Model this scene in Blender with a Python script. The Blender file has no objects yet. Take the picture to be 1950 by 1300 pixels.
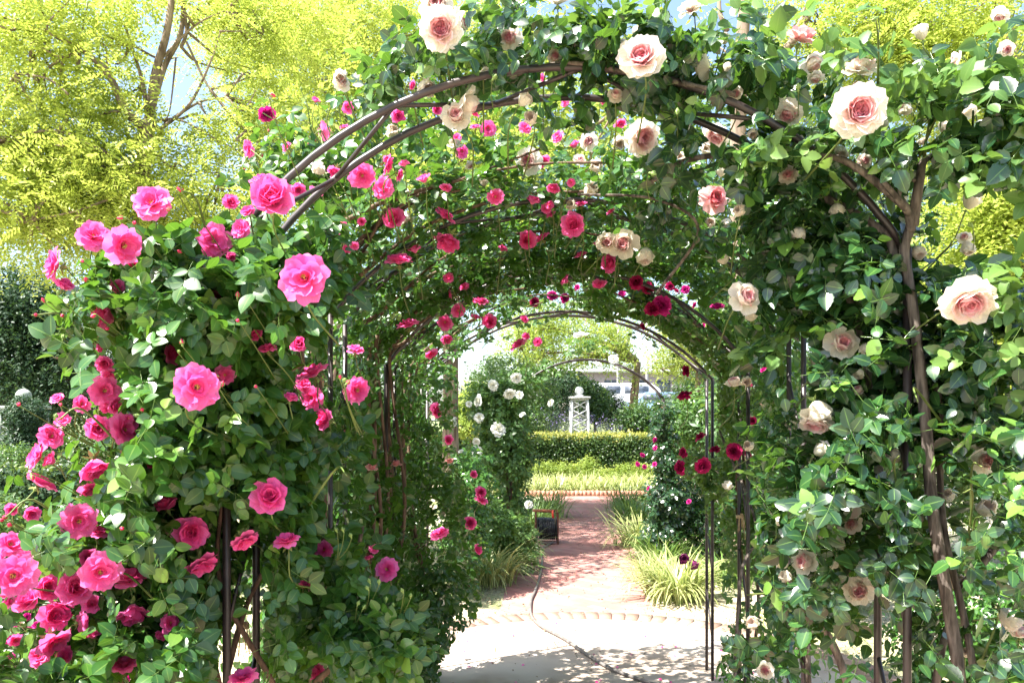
import bpy, math, random
import numpy as np
from mathutils import Vector, Matrix
rad = math.radians
rng = np.random.default_rng(7)
random.seed(7)
scene = bpy.context.scene
C = scene.collection

# ------------------------------------------------------------------ camera, sky, sun
FP, CX, HY, EYE = 1517.0, 975.0, 790.0, 1.66     # focal length, centre, horizon (photo pixels), eye height (m)
cam_d = bpy.data.cameras.new('camera')
cam = bpy.data.objects.new('camera', cam_d); C.objects.link(cam)
cam_d.sensor_width = 36; cam_d.lens = 36 * FP / 1950
cam_d.shift_y = (HY - 650) / 1950
cam_d.clip_start = 0.05; cam_d.clip_end = 2000
cam.location = (0, 0, EYE); cam.rotation_euler = (rad(90), 0, 0)
scene.camera = cam
SUN_EL = rad(59)      # the sun stands high on the left, a little behind the camera
sd = Vector((-0.84, -0.48, 0)).normalized() * math.cos(SUN_EL); sd.z = math.sin(SUN_EL)
w = bpy.data.worlds.new('World'); scene.world = w; w.use_nodes = True
nt = w.node_tree
sky = nt.nodes.new('ShaderNodeTexSky'); sky.sky_type = 'NISHITA'; sky.sun_disc = False
sky.sun_elevation = SUN_EL; sky.sun_rotation = math.atan2(sd.x, sd.y); sky.dust_density = 2.2; sky.air_density = 1.0
bg = nt.nodes['Background']; bg.inputs[1].default_value = 0.10
nt.links.new(sky.outputs[0], bg.inputs[0])
sl = bpy.data.lights.new('sun', 'SUN'); sl.energy = 5.0; sl.angle = rad(0.5); sl.color = (1.0, 0.955, 0.88)
so = bpy.data.objects.new('sun', sl); C.objects.link(so)
so.rotation_euler = sd.to_track_quat('Z', 'Y').to_euler()
vs = scene.view_settings
vs.view_transform = 'Standard'; vs.look = 'None'; vs.gamma = 1.0; vs.exposure = 2.15
scene.cycles.max_bounces = 10; scene.cycles.diffuse_bounces = 5; scene.cycles.transmission_bounces = 6
scene.cycles.transparent_max_bounces = 8; scene.cycles.use_denoising = True

def P(px, py, Y):
    return np.array([(px - CX) / FP * Y, Y, EYE + (HY - py) / FP * Y])
def G(px, py, z=0.0):                       # ground point seen at a pixel
    Y = (EYE - z) * FP / (py - HY)
    return np.array([(px - CX) / FP * Y, Y, z])
def proj(V):
    Y = np.maximum(V[:, 1], 0.05)
    return CX + V[:, 0] / Y * FP, HY - (V[:, 2] - EYE) / Y * FP

# ------------------------------------------------------------------ materials
def mat(name):
    m = bpy.data.materials.new(name); m.use_nodes = True
    n = m.node_tree.nodes; l = m.node_tree.links
    return m, n, l, n['Principled BSDF']
def mixc(n, l, fac, a, b, typ='MIX'):
    x = n.new('ShaderNodeMix'); x.data_type = 'RGBA'; x.blend_type = typ
    if isinstance(fac, (int, float)): x.inputs[0].default_value = fac
    else: l.new(fac, x.inputs[0])
    for s, v in ((6, a), (7, b)):
        if isinstance(v, tuple): x.inputs[s].default_value = (*v, 1)
        else: l.new(v, x.inputs[s])
    return x.outputs[2]
def ramp(n, l, src, stops):
    r = n.new('ShaderNodeValToRGB'); l.new(src, r.inputs[0])
    e = r.color_ramp.elements
    while len(e) < len(stops): e.new(0.5)
    for i, (p, c) in enumerate(stops):
        e[i].position = p; e[i].color = (*c, 1)
    return r.outputs[0]
def leaf_mat(name, stops, trans, rough=0.35, tfac=0.35, vein=True, spec=0.5, edge=None, gloss_noise=True):
    m, n, l, p = mat(name)
    at = n.new('ShaderNodeAttribute'); at.attribute_name = 'rnd'
    col = ramp(n, l, at.outputs['Fac'], stops)
    uv = n.new('ShaderNodeUVMap'); sx = n.new('ShaderNodeSeparateXYZ'); l.new(uv.outputs[0], sx.inputs[0])
    if vein:
        a = n.new('ShaderNodeMath'); a.operation = 'SUBTRACT'; l.new(sx.outputs[0], a.inputs[0]); a.inputs[1].default_value = 0.5
        b = n.new('ShaderNodeMath'); b.operation = 'ABSOLUTE'; l.new(a.outputs[0], b.inputs[0])
        f = ramp(n, l, b.outputs[0], [(0.0, (1, 1, 1)), (0.045, (0, 0, 0))])
        # side veins
        s1 = n.new('ShaderNodeMath'); s1.operation = 'MULTIPLY_ADD'; l.new(b.outputs[0], s1.inputs[0]); s1.inputs[1].default_value = -9.0
        s2 = n.new('ShaderNodeMath'); s2.operation = 'MULTIPLY'; l.new(sx.outputs[1], s2.inputs[0]); s2.inputs[1].default_value = 13.0
        l.new(s2.outputs[0], s1.inputs[2])
        fr = n.new('ShaderNodeMath'); fr.operation = 'FRACT'; l.new(s1.outputs[0], fr.inputs[0])
        g = ramp(n, l, fr.outputs[0], [(0.0, (0.22, 0.22, 0.22)), (0.16, (0, 0, 0))])
        ad = n.new('ShaderNodeMath'); ad.operation = 'MAXIMUM'; l.new(f, ad.inputs[0]); l.new(g, ad.inputs[1])
        col = mixc(n, l, ad.outputs[0], col, tuple(min(1, c * 0.9 + 0.01) for c in stops[-1][1]))
    if edge is not None:
        a = n.new('ShaderNodeMath'); a.operation = 'SUBTRACT'; l.new(sx.outputs[0], a.inputs[0]); a.inputs[1].default_value = 0.5
        b = n.new('ShaderNodeMath'); b.operation = 'ABSOLUTE'; l.new(a.outputs[0], b.inputs[0])
        f = ramp(n, l, b.outputs[0], [(0.22, (0, 0, 0)), (0.3, (1, 1, 1))])
        col = mixc(n, l, f, col, edge)
    l.new(col, p.inputs['Base Color']); p.inputs['Roughness'].default_value = rough
    p.inputs['Specular IOR Level'].default_value = spec
    if gloss_noise:
        mr = n.new('ShaderNodeMapRange'); l.new(at.outputs['Fac'], mr.inputs[0])
        mr.inputs[3].default_value = rough + 0.08; mr.inputs[4].default_value = rough - 0.06
        l.new(mr.outputs[0], p.inputs['Roughness'])
    t = n.new('ShaderNodeBsdfTranslucent')
    tc = mixc(n, l, 0.35, trans, col); l.new(tc, t.inputs[0])
    mx = n.new('ShaderNodeMixShader'); mx.inputs[0].default_value = tfac
    l.new(p.outputs[0], mx.inputs[1]); l.new(t.outputs[0], mx.inputs[2])
    l.new(mx.outputs[0], n['Material Output'].inputs[0])
    return m
def petal_mat(name, stops, tfac=0.35, rough=0.55, tip=None):
    m, n, l, p = mat(name)
    at = n.new('ShaderNodeAttribute'); at.attribute_name = 'rnd'
    col = ramp(n, l, at.outputs['Fac'], stops)
    uv = n.new('ShaderNodeUVMap'); sx = n.new('ShaderNodeSeparateXYZ'); l.new(uv.outputs[0], sx.inputs[0])
    mp = n.new('ShaderNodeMapping'); l.new(uv.outputs[0], mp.inputs[0]); mp.inputs['Scale'].default_value = (26, 1.6, 1)
    ns = n.new('ShaderNodeTexNoise'); l.new(mp.outputs[0], ns.inputs[0]); ns.inputs['Scale'].default_value = 1.0
    fn = ramp(n, l, ns.outputs[0], [(0.4, (0.86, 0.86, 0.86)), (0.6, (1, 1, 1))])
    col = mixc(n, l, 1.0, col, fn, 'MULTIPLY')
    if tip is not None:
        f = ramp(n, l, sx.outputs[1], tip[0]); col = mixc(n, l, f, col, tip[1])
    l.new(col, p.inputs['Base Color']); p.inputs['Roughness'].default_value = rough
    p.inputs['Specular IOR Level'].default_value = 0.25
    t = n.new('ShaderNodeBsdfTranslucent'); l.new(col, t.inputs[0])
    mx = n.new('ShaderNodeMixShader'); mx.inputs[0].default_value = tfac
    l.new(p.outputs[0], mx.inputs[1]); l.new(t.outputs[0], mx.inputs[2])
    l.new(mx.outputs[0], n['Material Output'].inputs[0])
    return m
def noise_mat(name, a, b, scale=8, rough=0.8, bump=0.0, detail=6, stretch=(1, 1, 1), lo=0.35, hi=0.65, spec=0.3, c3=None):
    m, n, l, p = mat(name)
    tc = n.new('ShaderNodeTexCoord'); mp = n.new('ShaderNodeMapping'); l.new(tc.outputs['Object'], mp.inputs[0]); mp.inputs['Scale'].default_value = stretch
    ns = n.new('ShaderNodeTexNoise'); ns.inputs['Scale'].default_value = scale; ns.inputs['Detail'].default_value = detail; l.new(mp.outputs[0], ns.inputs[0])
    col = ramp(n, l, ns.outputs[0], [(lo, a), (hi, b)])
    if c3:
        n2 = n.new('ShaderNodeTexNoise'); n2.inputs['Scale'].default_value = scale * 0.13; l.new(mp.outputs[0], n2.inputs[0])
        f = ramp(n, l, n2.outputs[0], [(0.45, (0, 0, 0)), (0.6, (1, 1, 1))]); col = mixc(n, l, f, col, c3)
    l.new(col, p.inputs['Base Color']); p.inputs['Roughness'].default_value = rough; p.inputs['Specular IOR Level'].default_value = spec
    if bump:
        bp = n.new('ShaderNodeBump'); bp.inputs['Strength'].default_value = bump; bp.inputs['Distance'].default_value = 0.01
        l.new(ns.outputs[0], bp.inputs['Height']); l.new(bp.outputs[0], p.inputs['Normal'])
    return m
M = {}
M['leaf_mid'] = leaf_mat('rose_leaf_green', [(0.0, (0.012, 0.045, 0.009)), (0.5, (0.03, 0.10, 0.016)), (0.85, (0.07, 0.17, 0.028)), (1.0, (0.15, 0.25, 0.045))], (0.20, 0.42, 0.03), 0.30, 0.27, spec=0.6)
M['leaf_dark'] = leaf_mat('rose_leaf_blue_green', [(0.0, (0.006, 0.024, 0.011)), (0.6, (0.013, 0.047, 0.018)), (0.9, (0.04, 0.11, 0.026)), (1.0, (0.13, 0.25, 0.045))], (0.2, 0.42, 0.03), 0.24, 0.22, spec=0.8)
M['leaf_fresh'] = leaf_mat('rose_leaf_fresh', [(0.0, (0.03, 0.08, 0.02)), (0.6, (0.06, 0.14, 0.032)), (1.0, (0.15, 0.25, 0.06))], (0.28, 0.46, 0.06), 0.4, 0.35)
M['leaf_small'] = leaf_mat('shrub_leaf', [(0.0, (0.02, 0.055, 0.018)), (0.6, (0.05, 0.115, 0.03)), (1.0, (0.13, 0.21, 0.055))], (0.25, 0.4, 0.05), 0.42, 0.35, vein=False)
M['leaf_deep'] = leaf_mat('evergreen_leaf', [(0.0, (0.014, 0.035, 0.018)), (0.7, (0.03, 0.07, 0.03)), (1.0, (0.07, 0.12, 0.04))], (0.08, 0.16, 0.03), 0.5, 0.2, vein=False, spec=0.3)
M['gold'] = leaf_mat('golden_leaf', [(0.0, (0.21, 0.30, 0.04)), (0.5, (0.37, 0.44, 0.075)), (1.0, (0.58, 0.60, 0.16))], (0.56, 0.66, 0.11), 0.42, 0.42, vein=False, spec=0.3)
M['maple'] = leaf_mat('light_tree_leaf', [(0.0, (0.12, 0.2, 0.04)), (0.6, (0.24, 0.32, 0.07)), (1.0, (0.42, 0.44, 0.12))], (0.5, 0.6, 0.08), 0.5, 0.45, vein=False, spec=0.3)
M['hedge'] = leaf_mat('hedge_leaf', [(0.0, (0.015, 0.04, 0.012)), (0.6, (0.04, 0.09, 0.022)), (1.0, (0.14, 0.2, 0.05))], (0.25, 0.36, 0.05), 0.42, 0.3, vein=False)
M['hedge_top'] = leaf_mat('hedge_top_leaf', [(0.0, (0.16, 0.2, 0.04)), (1.0, (0.4, 0.36, 0.09))], (0.45, 0.5, 0.08), 0.5, 0.4, vein=False)  # lighter, yellower leaves for the hedge top
M['liriope'] = leaf_mat('striped_grass_blade', [(0.0, (0.07, 0.14, 0.03)), (1.0, (0.18, 0.26, 0.06))], (0.35, 0.45, 0.1), 0.4, 0.3, vein=False, edge=(0.62, 0.62, 0.28))
M['grassblade'] = leaf_mat('grass_blade', [(0.0, (0.05, 0.12, 0.025)), (1.0, (0.16, 0.27, 0.06))], (0.3, 0.42, 0.06), 0.42, 0.3, vein=False)
M['dry'] = leaf_mat('dry_grass', [(0.0, (0.22, 0.19, 0.09)), (0.6, (0.42, 0.36, 0.2)), (1.0, (0.3, 0.36, 0.12))], (0.4, 0.36, 0.15), 0.7, 0.2, vein=False)
M['litter'] = leaf_mat('dead_leaf', [(0.0, (0.08, 0.05, 0.03)), (1.0, (0.3, 0.2, 0.12))], (0.3, 0.2, 0.1), 0.8, 0.15, vein=False)
M['sage'] = leaf_mat('lavender_leaf', [(0.0, (0.13, 0.19, 0.11)), (1.0, (0.28, 0.34, 0.22))], (0.3, 0.4, 0.2), 0.6, 0.25, vein=False)
M['lav'] = leaf_mat('lavender_flower', [(0.0, (0.25, 0.18, 0.5)), (1.0, (0.5, 0.42, 0.75))], (0.4, 0.3, 0.7), 0.6, 0.25, vein=False)
M['tiny_red'] = petal_mat('crimson_small', [(0.0, (0.5, 0.02, 0.08)), (1.0, (0.8, 0.08, 0.2))])
M['pink'] = petal_mat('hot_pink_petal', [(0.0, (0.92, 0.07, 0.29)), (0.5, (0.94, 0.13, 0.44)), (1.0, (0.95, 0.30, 0.62))], 0.42,
                      tip=([(0.0, (1, 1, 1)), (0.22, (0, 0, 0))], (0.95, 0.42, 0.5)))
M['cream'] = petal_mat('cream_pink_petal', [(0.0, (0.95, 0.90, 0.77)), (0.25, (0.95, 0.85, 0.77)), (0.5, (0.96, 0.70, 0.70)), (0.75, (0.96, 0.52, 0.58)), (1.0, (0.97, 0.42, 0.52))], 0.5)
M['coral'] = petal_mat('coral_pink_petal', [(0.0, (0.92, 0.6, 0.56)), (0.4, (0.92, 0.42, 0.44)), (1.0, (0.9, 0.24, 0.3))], 0.36)
M['crimson'] = petal_mat('crimson_petal', [(0.0, (0.5, 0.012, 0.12)), (0.6, (0.4, 0.008, 0.09)), (1.0, (0.24, 0.004, 0.05))], 0.3)
M['magenta'] = petal_mat('magenta_petal', [(0.0, (0.62, 0.02, 0.26)), (1.0, (0.4, 0.01, 0.16))], 0.3)
M['white'] = petal_mat('white_petal', [(0.0, (0.8, 0.8, 0.76)), (1.0, (0.78, 0.77, 0.62))], 0.3)
M['purple'] = petal_mat('dark_purple_petal', [(0.0, (0.09, 0.01, 0.06)), (1.0, (0.2, 0.03, 0.12))], 0.15)
M['stamen'] = noise_mat('stamen_yellow', (0.75, 0.42, 0.1), (0.85, 0.6, 0.2), 60)
M['sepal'] = noise_mat('sepal_green', (0.12, 0.22, 0.05), (0.25, 0.33, 0.1), 40, 0.5)
M['budred'] = petal_mat('bud_red', [(0.0, (0.75, 0.06, 0.16)), (1.0, (0.75, 0.06, 0.16))], 0.25)
M['cane'] = noise_mat('rose_cane_bark', (0.05, 0.03, 0.02), (0.17, 0.11, 0.075), 50, 0.85, 0.6, stretch=(1, 1, 0.3))
M['cane_grey'] = noise_mat('old_cane_bark', (0.045, 0.036, 0.03), (0.19, 0.155, 0.13), 60, 0.9, 1.0, stretch=(1, 1, 0.15), lo=.38, hi=.62)
M['stem'] = noise_mat('green_stem', (0.07, 0.12, 0.025), (0.17, 0.2, 0.06), 20, 0.5)
M['bark'] = noise_mat('tree_bark', (0.10, 0.07, 0.05), (0.30, 0.23, 0.17), 14, 0.9, 1.0, stretch=(1, 1, 0.15))
M['iron'] = noise_mat('painted_iron', (0.022, 0.017, 0.017), (0.055, 0.04, 0.04), 9, 0.38, 0.15, spec=0.5)
M['twine'] = noise_mat('jute_twine', (0.35, 0.24, 0.12), (0.6, 0.45, 0.28), 60, 0.9)
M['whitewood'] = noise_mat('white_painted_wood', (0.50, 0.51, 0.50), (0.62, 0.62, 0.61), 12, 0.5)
M['shade_toned_white'] = noise_mat('shade_toned_white_wood', (0.22, 0.25, 0.22), (0.38, 0.42, 0.38), 12, 0.7)  # obelisk white greyed: tree shade put into the colour; window frames reuse it

# ------------------------------------------------------------------ mesh plumbing
def mesh_np(name, V, F, mats, uv=None, rnd=None, midx=None, parent=None, smooth=True):
    """V (n,3), F (m,4) quads, uv (n,2) and rnd (n,) per vertex."""
    me = bpy.data.meshes.new(name)
    V = np.asarray(V, np.float32); F = np.asarray(F, np.int32)
    me.vertices.add(len(V)); me.vertices.foreach_set('co', V.ravel())
    me.loops.add(F.size); me.loops.foreach_set('vertex_index', F.ravel())
    me.polygons.add(len(F)); me.polygons.foreach_set('loop_start', np.arange(0, F.size, F.shape[1], dtype=np.int32))
    me.polygons.foreach_set('loop_total', np.full(len(F), F.shape[1], np.int32))
    if midx is not None: me.polygons.foreach_set('material_index', np.asarray(midx, np.int32))
    if smooth: me.polygons.foreach_set('use_smooth', np.ones(len(F), bool))
    if uv is not None:
        u = me.uv_layers.new(name='UVMap'); u.data.foreach_set('uv', np.asarray(uv, np.float32)[F.ravel()].ravel())
    if rnd is not None:
        a = me.attributes.new('rnd', 'FLOAT', 'POINT'); a.data.foreach_set('value', np.asarray(rnd, np.float32))
    for m in (mats if isinstance(mats, (list, tuple)) else [mats]): me.materials.append(m)
    me.update(calc_edges=True)
    o = bpy.data.objects.new(name, me); C.objects.link(o)
    if parent is not None:
        o.parent = parent; o.matrix_parent_inverse = Matrix.Identity(4)
        o.location = -parent.location
    return o
class MB:
    """Collects quads of several shapes into one mesh."""
    def __init__(s): s.V = []; s.F = []; s.U = []; s.R = []; s.m = []; s.n = 0
    def add(s, V, F, uv=None, rnd=0.5, mi=0):
        V = np.asarray(V, float); F = np.asarray(F, int).reshape(-1, 4)
        s.V.append(V); s.F.append(F + s.n); s.n += len(V)
        s.U.append(np.zeros((len(V), 2)) if uv is None else uv)
        s.R.append(np.full(len(V), rnd) if np.isscalar(rnd) else rnd); s.m.append(np.full(len(F), mi))
    def box(s, c, h, rz=0.0, mi=0, M3=None, rnd=0.5, taper=1.0):
        v = np.array([(x, y, z) for z in (-1, 1) for y in (-1, 1) for x in (-1, 1)], float) * np.array(h)
        v[4:, :2] *= taper
        if M3 is not None: v = v @ np.asarray(M3).T
        if rz: a = math.cos(rz); b = math.sin(rz); v = v @ np.array([[a, b, 0], [-b, a, 0], [0, 0, 1]])
        s.add(v + np.array(c), [(0, 2, 3, 1), (4, 5, 7, 6), (0, 1, 5, 4), (2, 6, 7, 3), (0, 4, 6, 2), (1, 3, 7, 5)], rnd=rnd, mi=mi)
    def tube(s, pts, r, n=8, mi=0, smooth=0, rnd=0.5, cap=True):
        pts = np.asarray(pts, float); r = np.full(len(pts), float(r)) if np.isscalar(r) else np.asarray(r, float)
        if smooth and len(pts) > 2: pts, r = catmull(pts, r, smooth)
        t = np.gradient(pts, axis=0); t /= np.linalg.norm(t, axis=1)[:, None] + 1e-9
        a = np.array([0.31, 0.2, 0.93]) if abs(t[0, 2]) < 0.9 else np.array([1.0, 0.1, 0])
        u = np.cross(t[0], a); u /= np.linalg.norm(u); V = []
        th = np.linspace(0, 2 * np.pi, n, endpoint=False)
        for i in range(len(pts)):
            u = u - t[i] * (u @ t[i]); u /= np.linalg.norm(u) + 1e-9; b = np.cross(t[i], u)
            V.append(pts[i] + r[i] * (np.cos(th)[:, None] * u + np.sin(th)[:, None] * b))
        if cap:
            V.insert(0, np.repeat(pts[:1], n, 0)); V.append(np.repeat(pts[-1:], n, 0))
        k = len(V); V = np.concatenate(V)
        i, j = np.meshgrid(np.arange(k - 1), np.arange(n), indexing='ij'); i = i.ravel(); j = j.ravel(); j2 = (j + 1) % n
        F = np.stack([i * n + j, i * n + j2, (i + 1) * n + j2, (i + 1) * n + j], 1)
        s.add(V, F, rnd=rnd, mi=mi)
    def lathe(s, prof, c=(0, 0, 0), n=20, mi=0, rnd=0.5):
        th = np.linspace(0, 2 * np.pi, n, endpoint=False)
        V = np.concatenate([np.stack([r * np.cos(th), r * np.sin(th), np.full(n, z)], 1) for r, z in prof]) + np.array(c)
        k = len(prof); i, j = np.meshgrid(np.arange(k - 1), np.arange(n), indexing='ij'); i = i.ravel(); j = j.ravel(); j2 = (j + 1) % n
        s.add(V, np.stack([i * n + j, i * n + j2, (i + 1) * n + j2, (i + 1) * n + j], 1), rnd=rnd, mi=mi)
    def build(s, name, mats, parent=None, smooth=True):
        if not s.V: return None
        return mesh_np(name, np.concatenate(s.V), np.concatenate(s.F), mats, np.concatenate(s.U), np.concatenate(s.R), np.concatenate(s.m), parent, smooth)
def catmull(p, r, k):
    P0 = np.vstack([2 * p[0] - p[1], p, 2 * p[-1] - p[-2]]); R0 = np.concatenate([[r[0]], r, [r[-1]]]); out = []; ro = []
    for i in range(1, len(P0) - 2):
        for t in np.linspace(0, 1, k, endpoint=False):
            a, b, c, d = P0[i - 1:i + 3]
            out.append(0.5 * (2 * b + (c - a) * t + (2 * a - 5 * b + 4 * c - d) * t * t + (3 * b - a - 3 * c + d) * t ** 3))
            ro.append(R0[i] * (1 - t) + R0[i + 1] * t)
    out.append(p[-1]); ro.append(r[-1]); return np.array(out), np.array(ro)
def tag(o, label=None, cat=None, group=None, kind=None):
    if label: o['label'] = label
    if cat: o['category'] = cat
    if group: o['group'] = group
    if kind: o['kind'] = kind
    return o
def thing(name, label, cat, loc=(0, 0, 0), group=None):
    o = bpy.data.objects.new(name, None); C.objects.link(o); o.location = loc; o.empty_display_size = 0.1
    return tag(o, label, cat, group)

# ------------------------------------------------------------------ leaf templates
def leaflet(L, W, rows=5, fold=0.25, curl=0.2, serr=0.0, shape=0.8):
    t = np.linspace(0, 1, rows + 1)
    wd = np.sin(np.pi * np.clip(t, 0, 1) ** shape) ** 0.75
    wd[0] = 0.05; wd[-1] = 0.03
    if serr: wd[1:-1] *= 1 + serr * np.where(np.arange(len(wd) - 2) % 2, 1, -1)
    V = []; U = []
    for i, tt in enumerate(t):
        for s in (-1, 0, 1):
            V.append((s * wd[i] * W / 2, tt * L, abs(s) * fold * wd[i] * W / 2 - curl * L * tt * tt)); U.append((0.5 + 0.5 * s, tt))
    F = [(3 * i + a, 3 * i + a + 1, 3 * i + a + 4, 3 * i + a + 3) for i in range(rows) for a in (0, 1)]
    return np.array(V), np.array(F), np.array(U)
def rot(ax, a):
    return np.array(Matrix.Rotation(a, 3, ax))
def combine(parts):
    V = []; F = []; U = []; R = []; n = 0
    for v, f, u, r in parts:
        V.append(v); F.append(f + n); U.append(u); R.append(np.full(len(v), r)); n += len(v)
    return np.concatenate(V), np.concatenate(F), np.concatenate(U), np.concatenate(R), V
def rose_spray(L, W, n=5, rows=6, serr=0.0, seed=0, rach=True):
    """A compound rose leaf: thin rachis with n leaflets; length about 2.6 L."""
    q = np.random.default_rng(seed); parts = []
    RL = L * (1.35 if n == 5 else 0.75)
    pos = [(RL * 0.5, -1), (RL * 0.5, 1), (RL * 0.97, -1), (RL * 0.97, 1), (RL * 1.1, 0)] if n == 5 else [(RL * 0.75, -1), (RL * 0.75, 1), (RL, 0)]
    for y, s in pos:
        k = (0.8 if y < RL * 0.6 else 0.95 if s else 1.1) * q.uniform(0.85, 1.12)
        v, f, u = leaflet(L * k, W * k, rows, q.uniform(0.05, 0.4), q.uniform(-0.05, 0.35), serr)
        Rm = rot('Z', -s * rad(q.uniform(50, 72)) + q.normal(0, 0.08)) @ rot('Y', q.normal(0, 0.3)) @ rot('X', q.normal(0, 0.22))
        v = v @ Rm.T + np.array([s * L * 0.04, y, -0.12 * y * y / RL + q.normal(0, 0.003)])
        parts.append((v, f, u, q.uniform(-0.16, 0.16)))
    if rach:
        b = MB(); b.tube([(0, 0, 0), (0, RL * 0.5, -0.03 * RL), (0, RL * 1.1, -0.13 * RL)], L * 0.016, 3, cap=False)
        parts.append((b.V[0], b.F[0], np.tile([0.5, 0.5], (len(b.V[0]), 1)), 0.3))
    return combine(parts)
def pinnate_spray(L=0.22, n=7, lw=0.017, ll=0.036, seed=0):
    """A locust leaf: a drooping rachis with pairs of oval leaflets."""
    q = np.random.default_rng(seed); parts = []
    for i in range(n + 1):
        for s in ((-1, 1) if i < n else (0,)):
            y = L * (0.12 + 0.86 * i / n); k = q.uniform(0.85, 1.1) * (0.8 if i < 1 else 1)
            v, f, u = leaflet(ll * k, lw * k, 2, 0.3, 0.1, shape=0.95)
            Rm = rot('Z', -s * rad(q.uniform(58, 80))) @ rot('Y', q.normal(0, 0.35)) @ rot('X', q.normal(0, 0.15))
            v = v @ Rm.T + np.array([0, y, -0.45 * y * y / L]); parts.append((v, f, u, q.uniform(-0.12, 0.12)))
    return combine(parts)
def cluster_spray(L, W, n=7, size=0.1, seed=0, rows=2):
    """A twig tip: n simple leaves round a point."""
    q = np.random.default_rng(seed); parts = []
    for i in range(n):
        v, f, u = leaflet(L * q.uniform(.75, 1.15), W * q.uniform(.8, 1.1), rows, q.uniform(0, .4), q.uniform(0, .3))
        Rm = rot('Z', q.uniform(0, 6.28)) @ rot('X', q.normal(0.1, 0.5)) @ rot('Y', q.normal(0, 0.5))
        v = v @ Rm.T + q.normal(0, size * 0.45, 3); parts.append((v, f, u, q.uniform(-0.18, 0.18)))
    return combine(parts)
LAST = []
def unit(v): return v / (np.linalg.norm(v, axis=-1, keepdims=True) + 1e-9)
def place(templates, Pn, N, S, rv, droop=0.3, wild=0.7, rg=None):
    """Instance leaf templates at points Pn with normals N and scales S."""
    g = rg or rng; k = len(Pn); Z = unit(N + g.normal(0, wild * 0.6, (k, 3)))
    D = g.normal(0, 1, (k, 3)); D[:, 2] -= droop * 1.5
    D = unit(D - Z * (D * Z).sum(1, keepdims=True)); X = np.cross(D, Z)
    R = np.stack([X, D, Z], 2) * S[:, None, None]
    ti = g.integers(0, len(templates), k); oV = []; oF = []; oU = []; oR = []; n = 0
    LAST.clear()
    for j, (v, f, u, r, _) in enumerate(templates):
        I = np.where(ti == j)[0]
        if not len(I): continue
        LAST.append((len(I), templates[j]))
        VV = np.einsum('kij,vj->kvi', R[I], v) + Pn[I][:, None, :]
        oV.append(VV.reshape(-1, 3)); nv = len(v)
        oF.append((f[None] + (np.arange(len(I)) * nv)[:, None, None]).reshape(-1, 4) + n); n += nv * len(I)
        oU.append(np.tile(u, (len(I), 1))); oR.append(np.clip(rv[I][:, None] + r[None], 0, 1).ravel())
    return np.concatenate(oV), np.concatenate(oF), np.concatenate(oU), np.concatenate(oR)
def ell_scatter(E, n, shell=0.42, rg=None):
    """n points in ellipsoids (px, py, Y, rx px, rz px, ry m[, weight])."""
    g = rg or rng; c = np.array([P(*e[:3]) for e in E]); r = np.array([(e[3] * e[2] / FP, e[5], e[4] * e[2] / FP) for e in E])
    wt = np.array([(e[6] if len(e) > 6 else 1.0) for e in E]) * (r[:, 0] * r[:, 2]); I = g.choice(len(E), n, p=wt / wt.sum())
    d = unit(g.normal(0, 1, (n, 3))); rr = g.random(n) ** shell * (1 + g.normal(0, 0.08, n))
    pts = c[I] + d * rr[:, None] * r[I]; N = unit(d / r[I])
    return pts, N
def in_poly(x, y, poly):
    c = np.zeros(len(x), bool); j = len(poly) - 1
    for i in range(len(poly)):
        xi, yi = poly[i]; xj, yj = poly[j]
        with np.errstate(divide='ignore', invalid='ignore'):
            c ^= ((yi > y) != (yj > y)) & (x < (xj - xi) * (y - yi) / (yj - yi + 1e-12) + xi)
        j = i
    return c
OPEN = [(862, 1400), (838, 1290), (862, 1225), (935, 1160), (905, 1090), (925, 1030), (900, 960), (868, 880), (885, 810), (890, 730), (925, 712), (948, 690), (975, 700), (1000, 672), (1008, 640), (1040, 622), (1075, 612),
        (1110, 602), (1150, 622), (1185, 628), (1215, 662), (1262, 672), (1290, 715), (1318, 722), (1335, 770), (1322, 810), (1340, 850), (1285, 850), (1283, 905), (1335, 925), (1345, 1000), (1350, 1400)]
GAPS = [(OPEN, 6.0, 0.97)]       # (polygon, nearer than Y, share removed)
SPOTS = []                       # (px, py, r, Y) kept free in front of
def cull(pts, pad=1.15, extra=()):
    x, y = proj(pts); keep = np.ones(len(pts), bool)
    for poly, Yl, sh in GAPS + list(extra):
        keep &= ~(in_poly(x, y, poly) & (pts[:, 1] < Yl) & (rng.random(len(pts)) < sh))
    for px, py, r, Y in SPOTS:
        keep &= ~(((x - px) ** 2 + (y - py) ** 2 < (r * pad + 16 / np.maximum(pts[:, 1] / 2, .6)) ** 2) & (pts[:, 1] < Y + 0.03))
    return keep
DM = None
def depth_mask():
    global DM
    DM = np.zeros((340, 500))
    yy, xx = np.mgrid[0:340, 0:500] * 4 + 2
    for px, py, r, Y in SPOTS:
        x0, x1, y0, y1 = [int(v) for v in ((px - r) // 4 - 1, (px + r) // 4 + 2, (py - r) // 4 - 1, (py + r) // 4 + 2)]
        x0, y0 = max(x0, 0), max(y0, 0); x1, y1 = min(x1, 500), min(y1, 340)
        if x0 >= x1 or y0 >= y1: continue
        k = (xx[y0:y1, x0:x1] - px) ** 2 + (yy[y0:y1, x0:x1] - py) ** 2 < r * r
        DM[y0:y1, x0:x1] = np.where(k, np.maximum(DM[y0:y1, x0:x1], Y + 0.02), DM[y0:y1, x0:x1])
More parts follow.
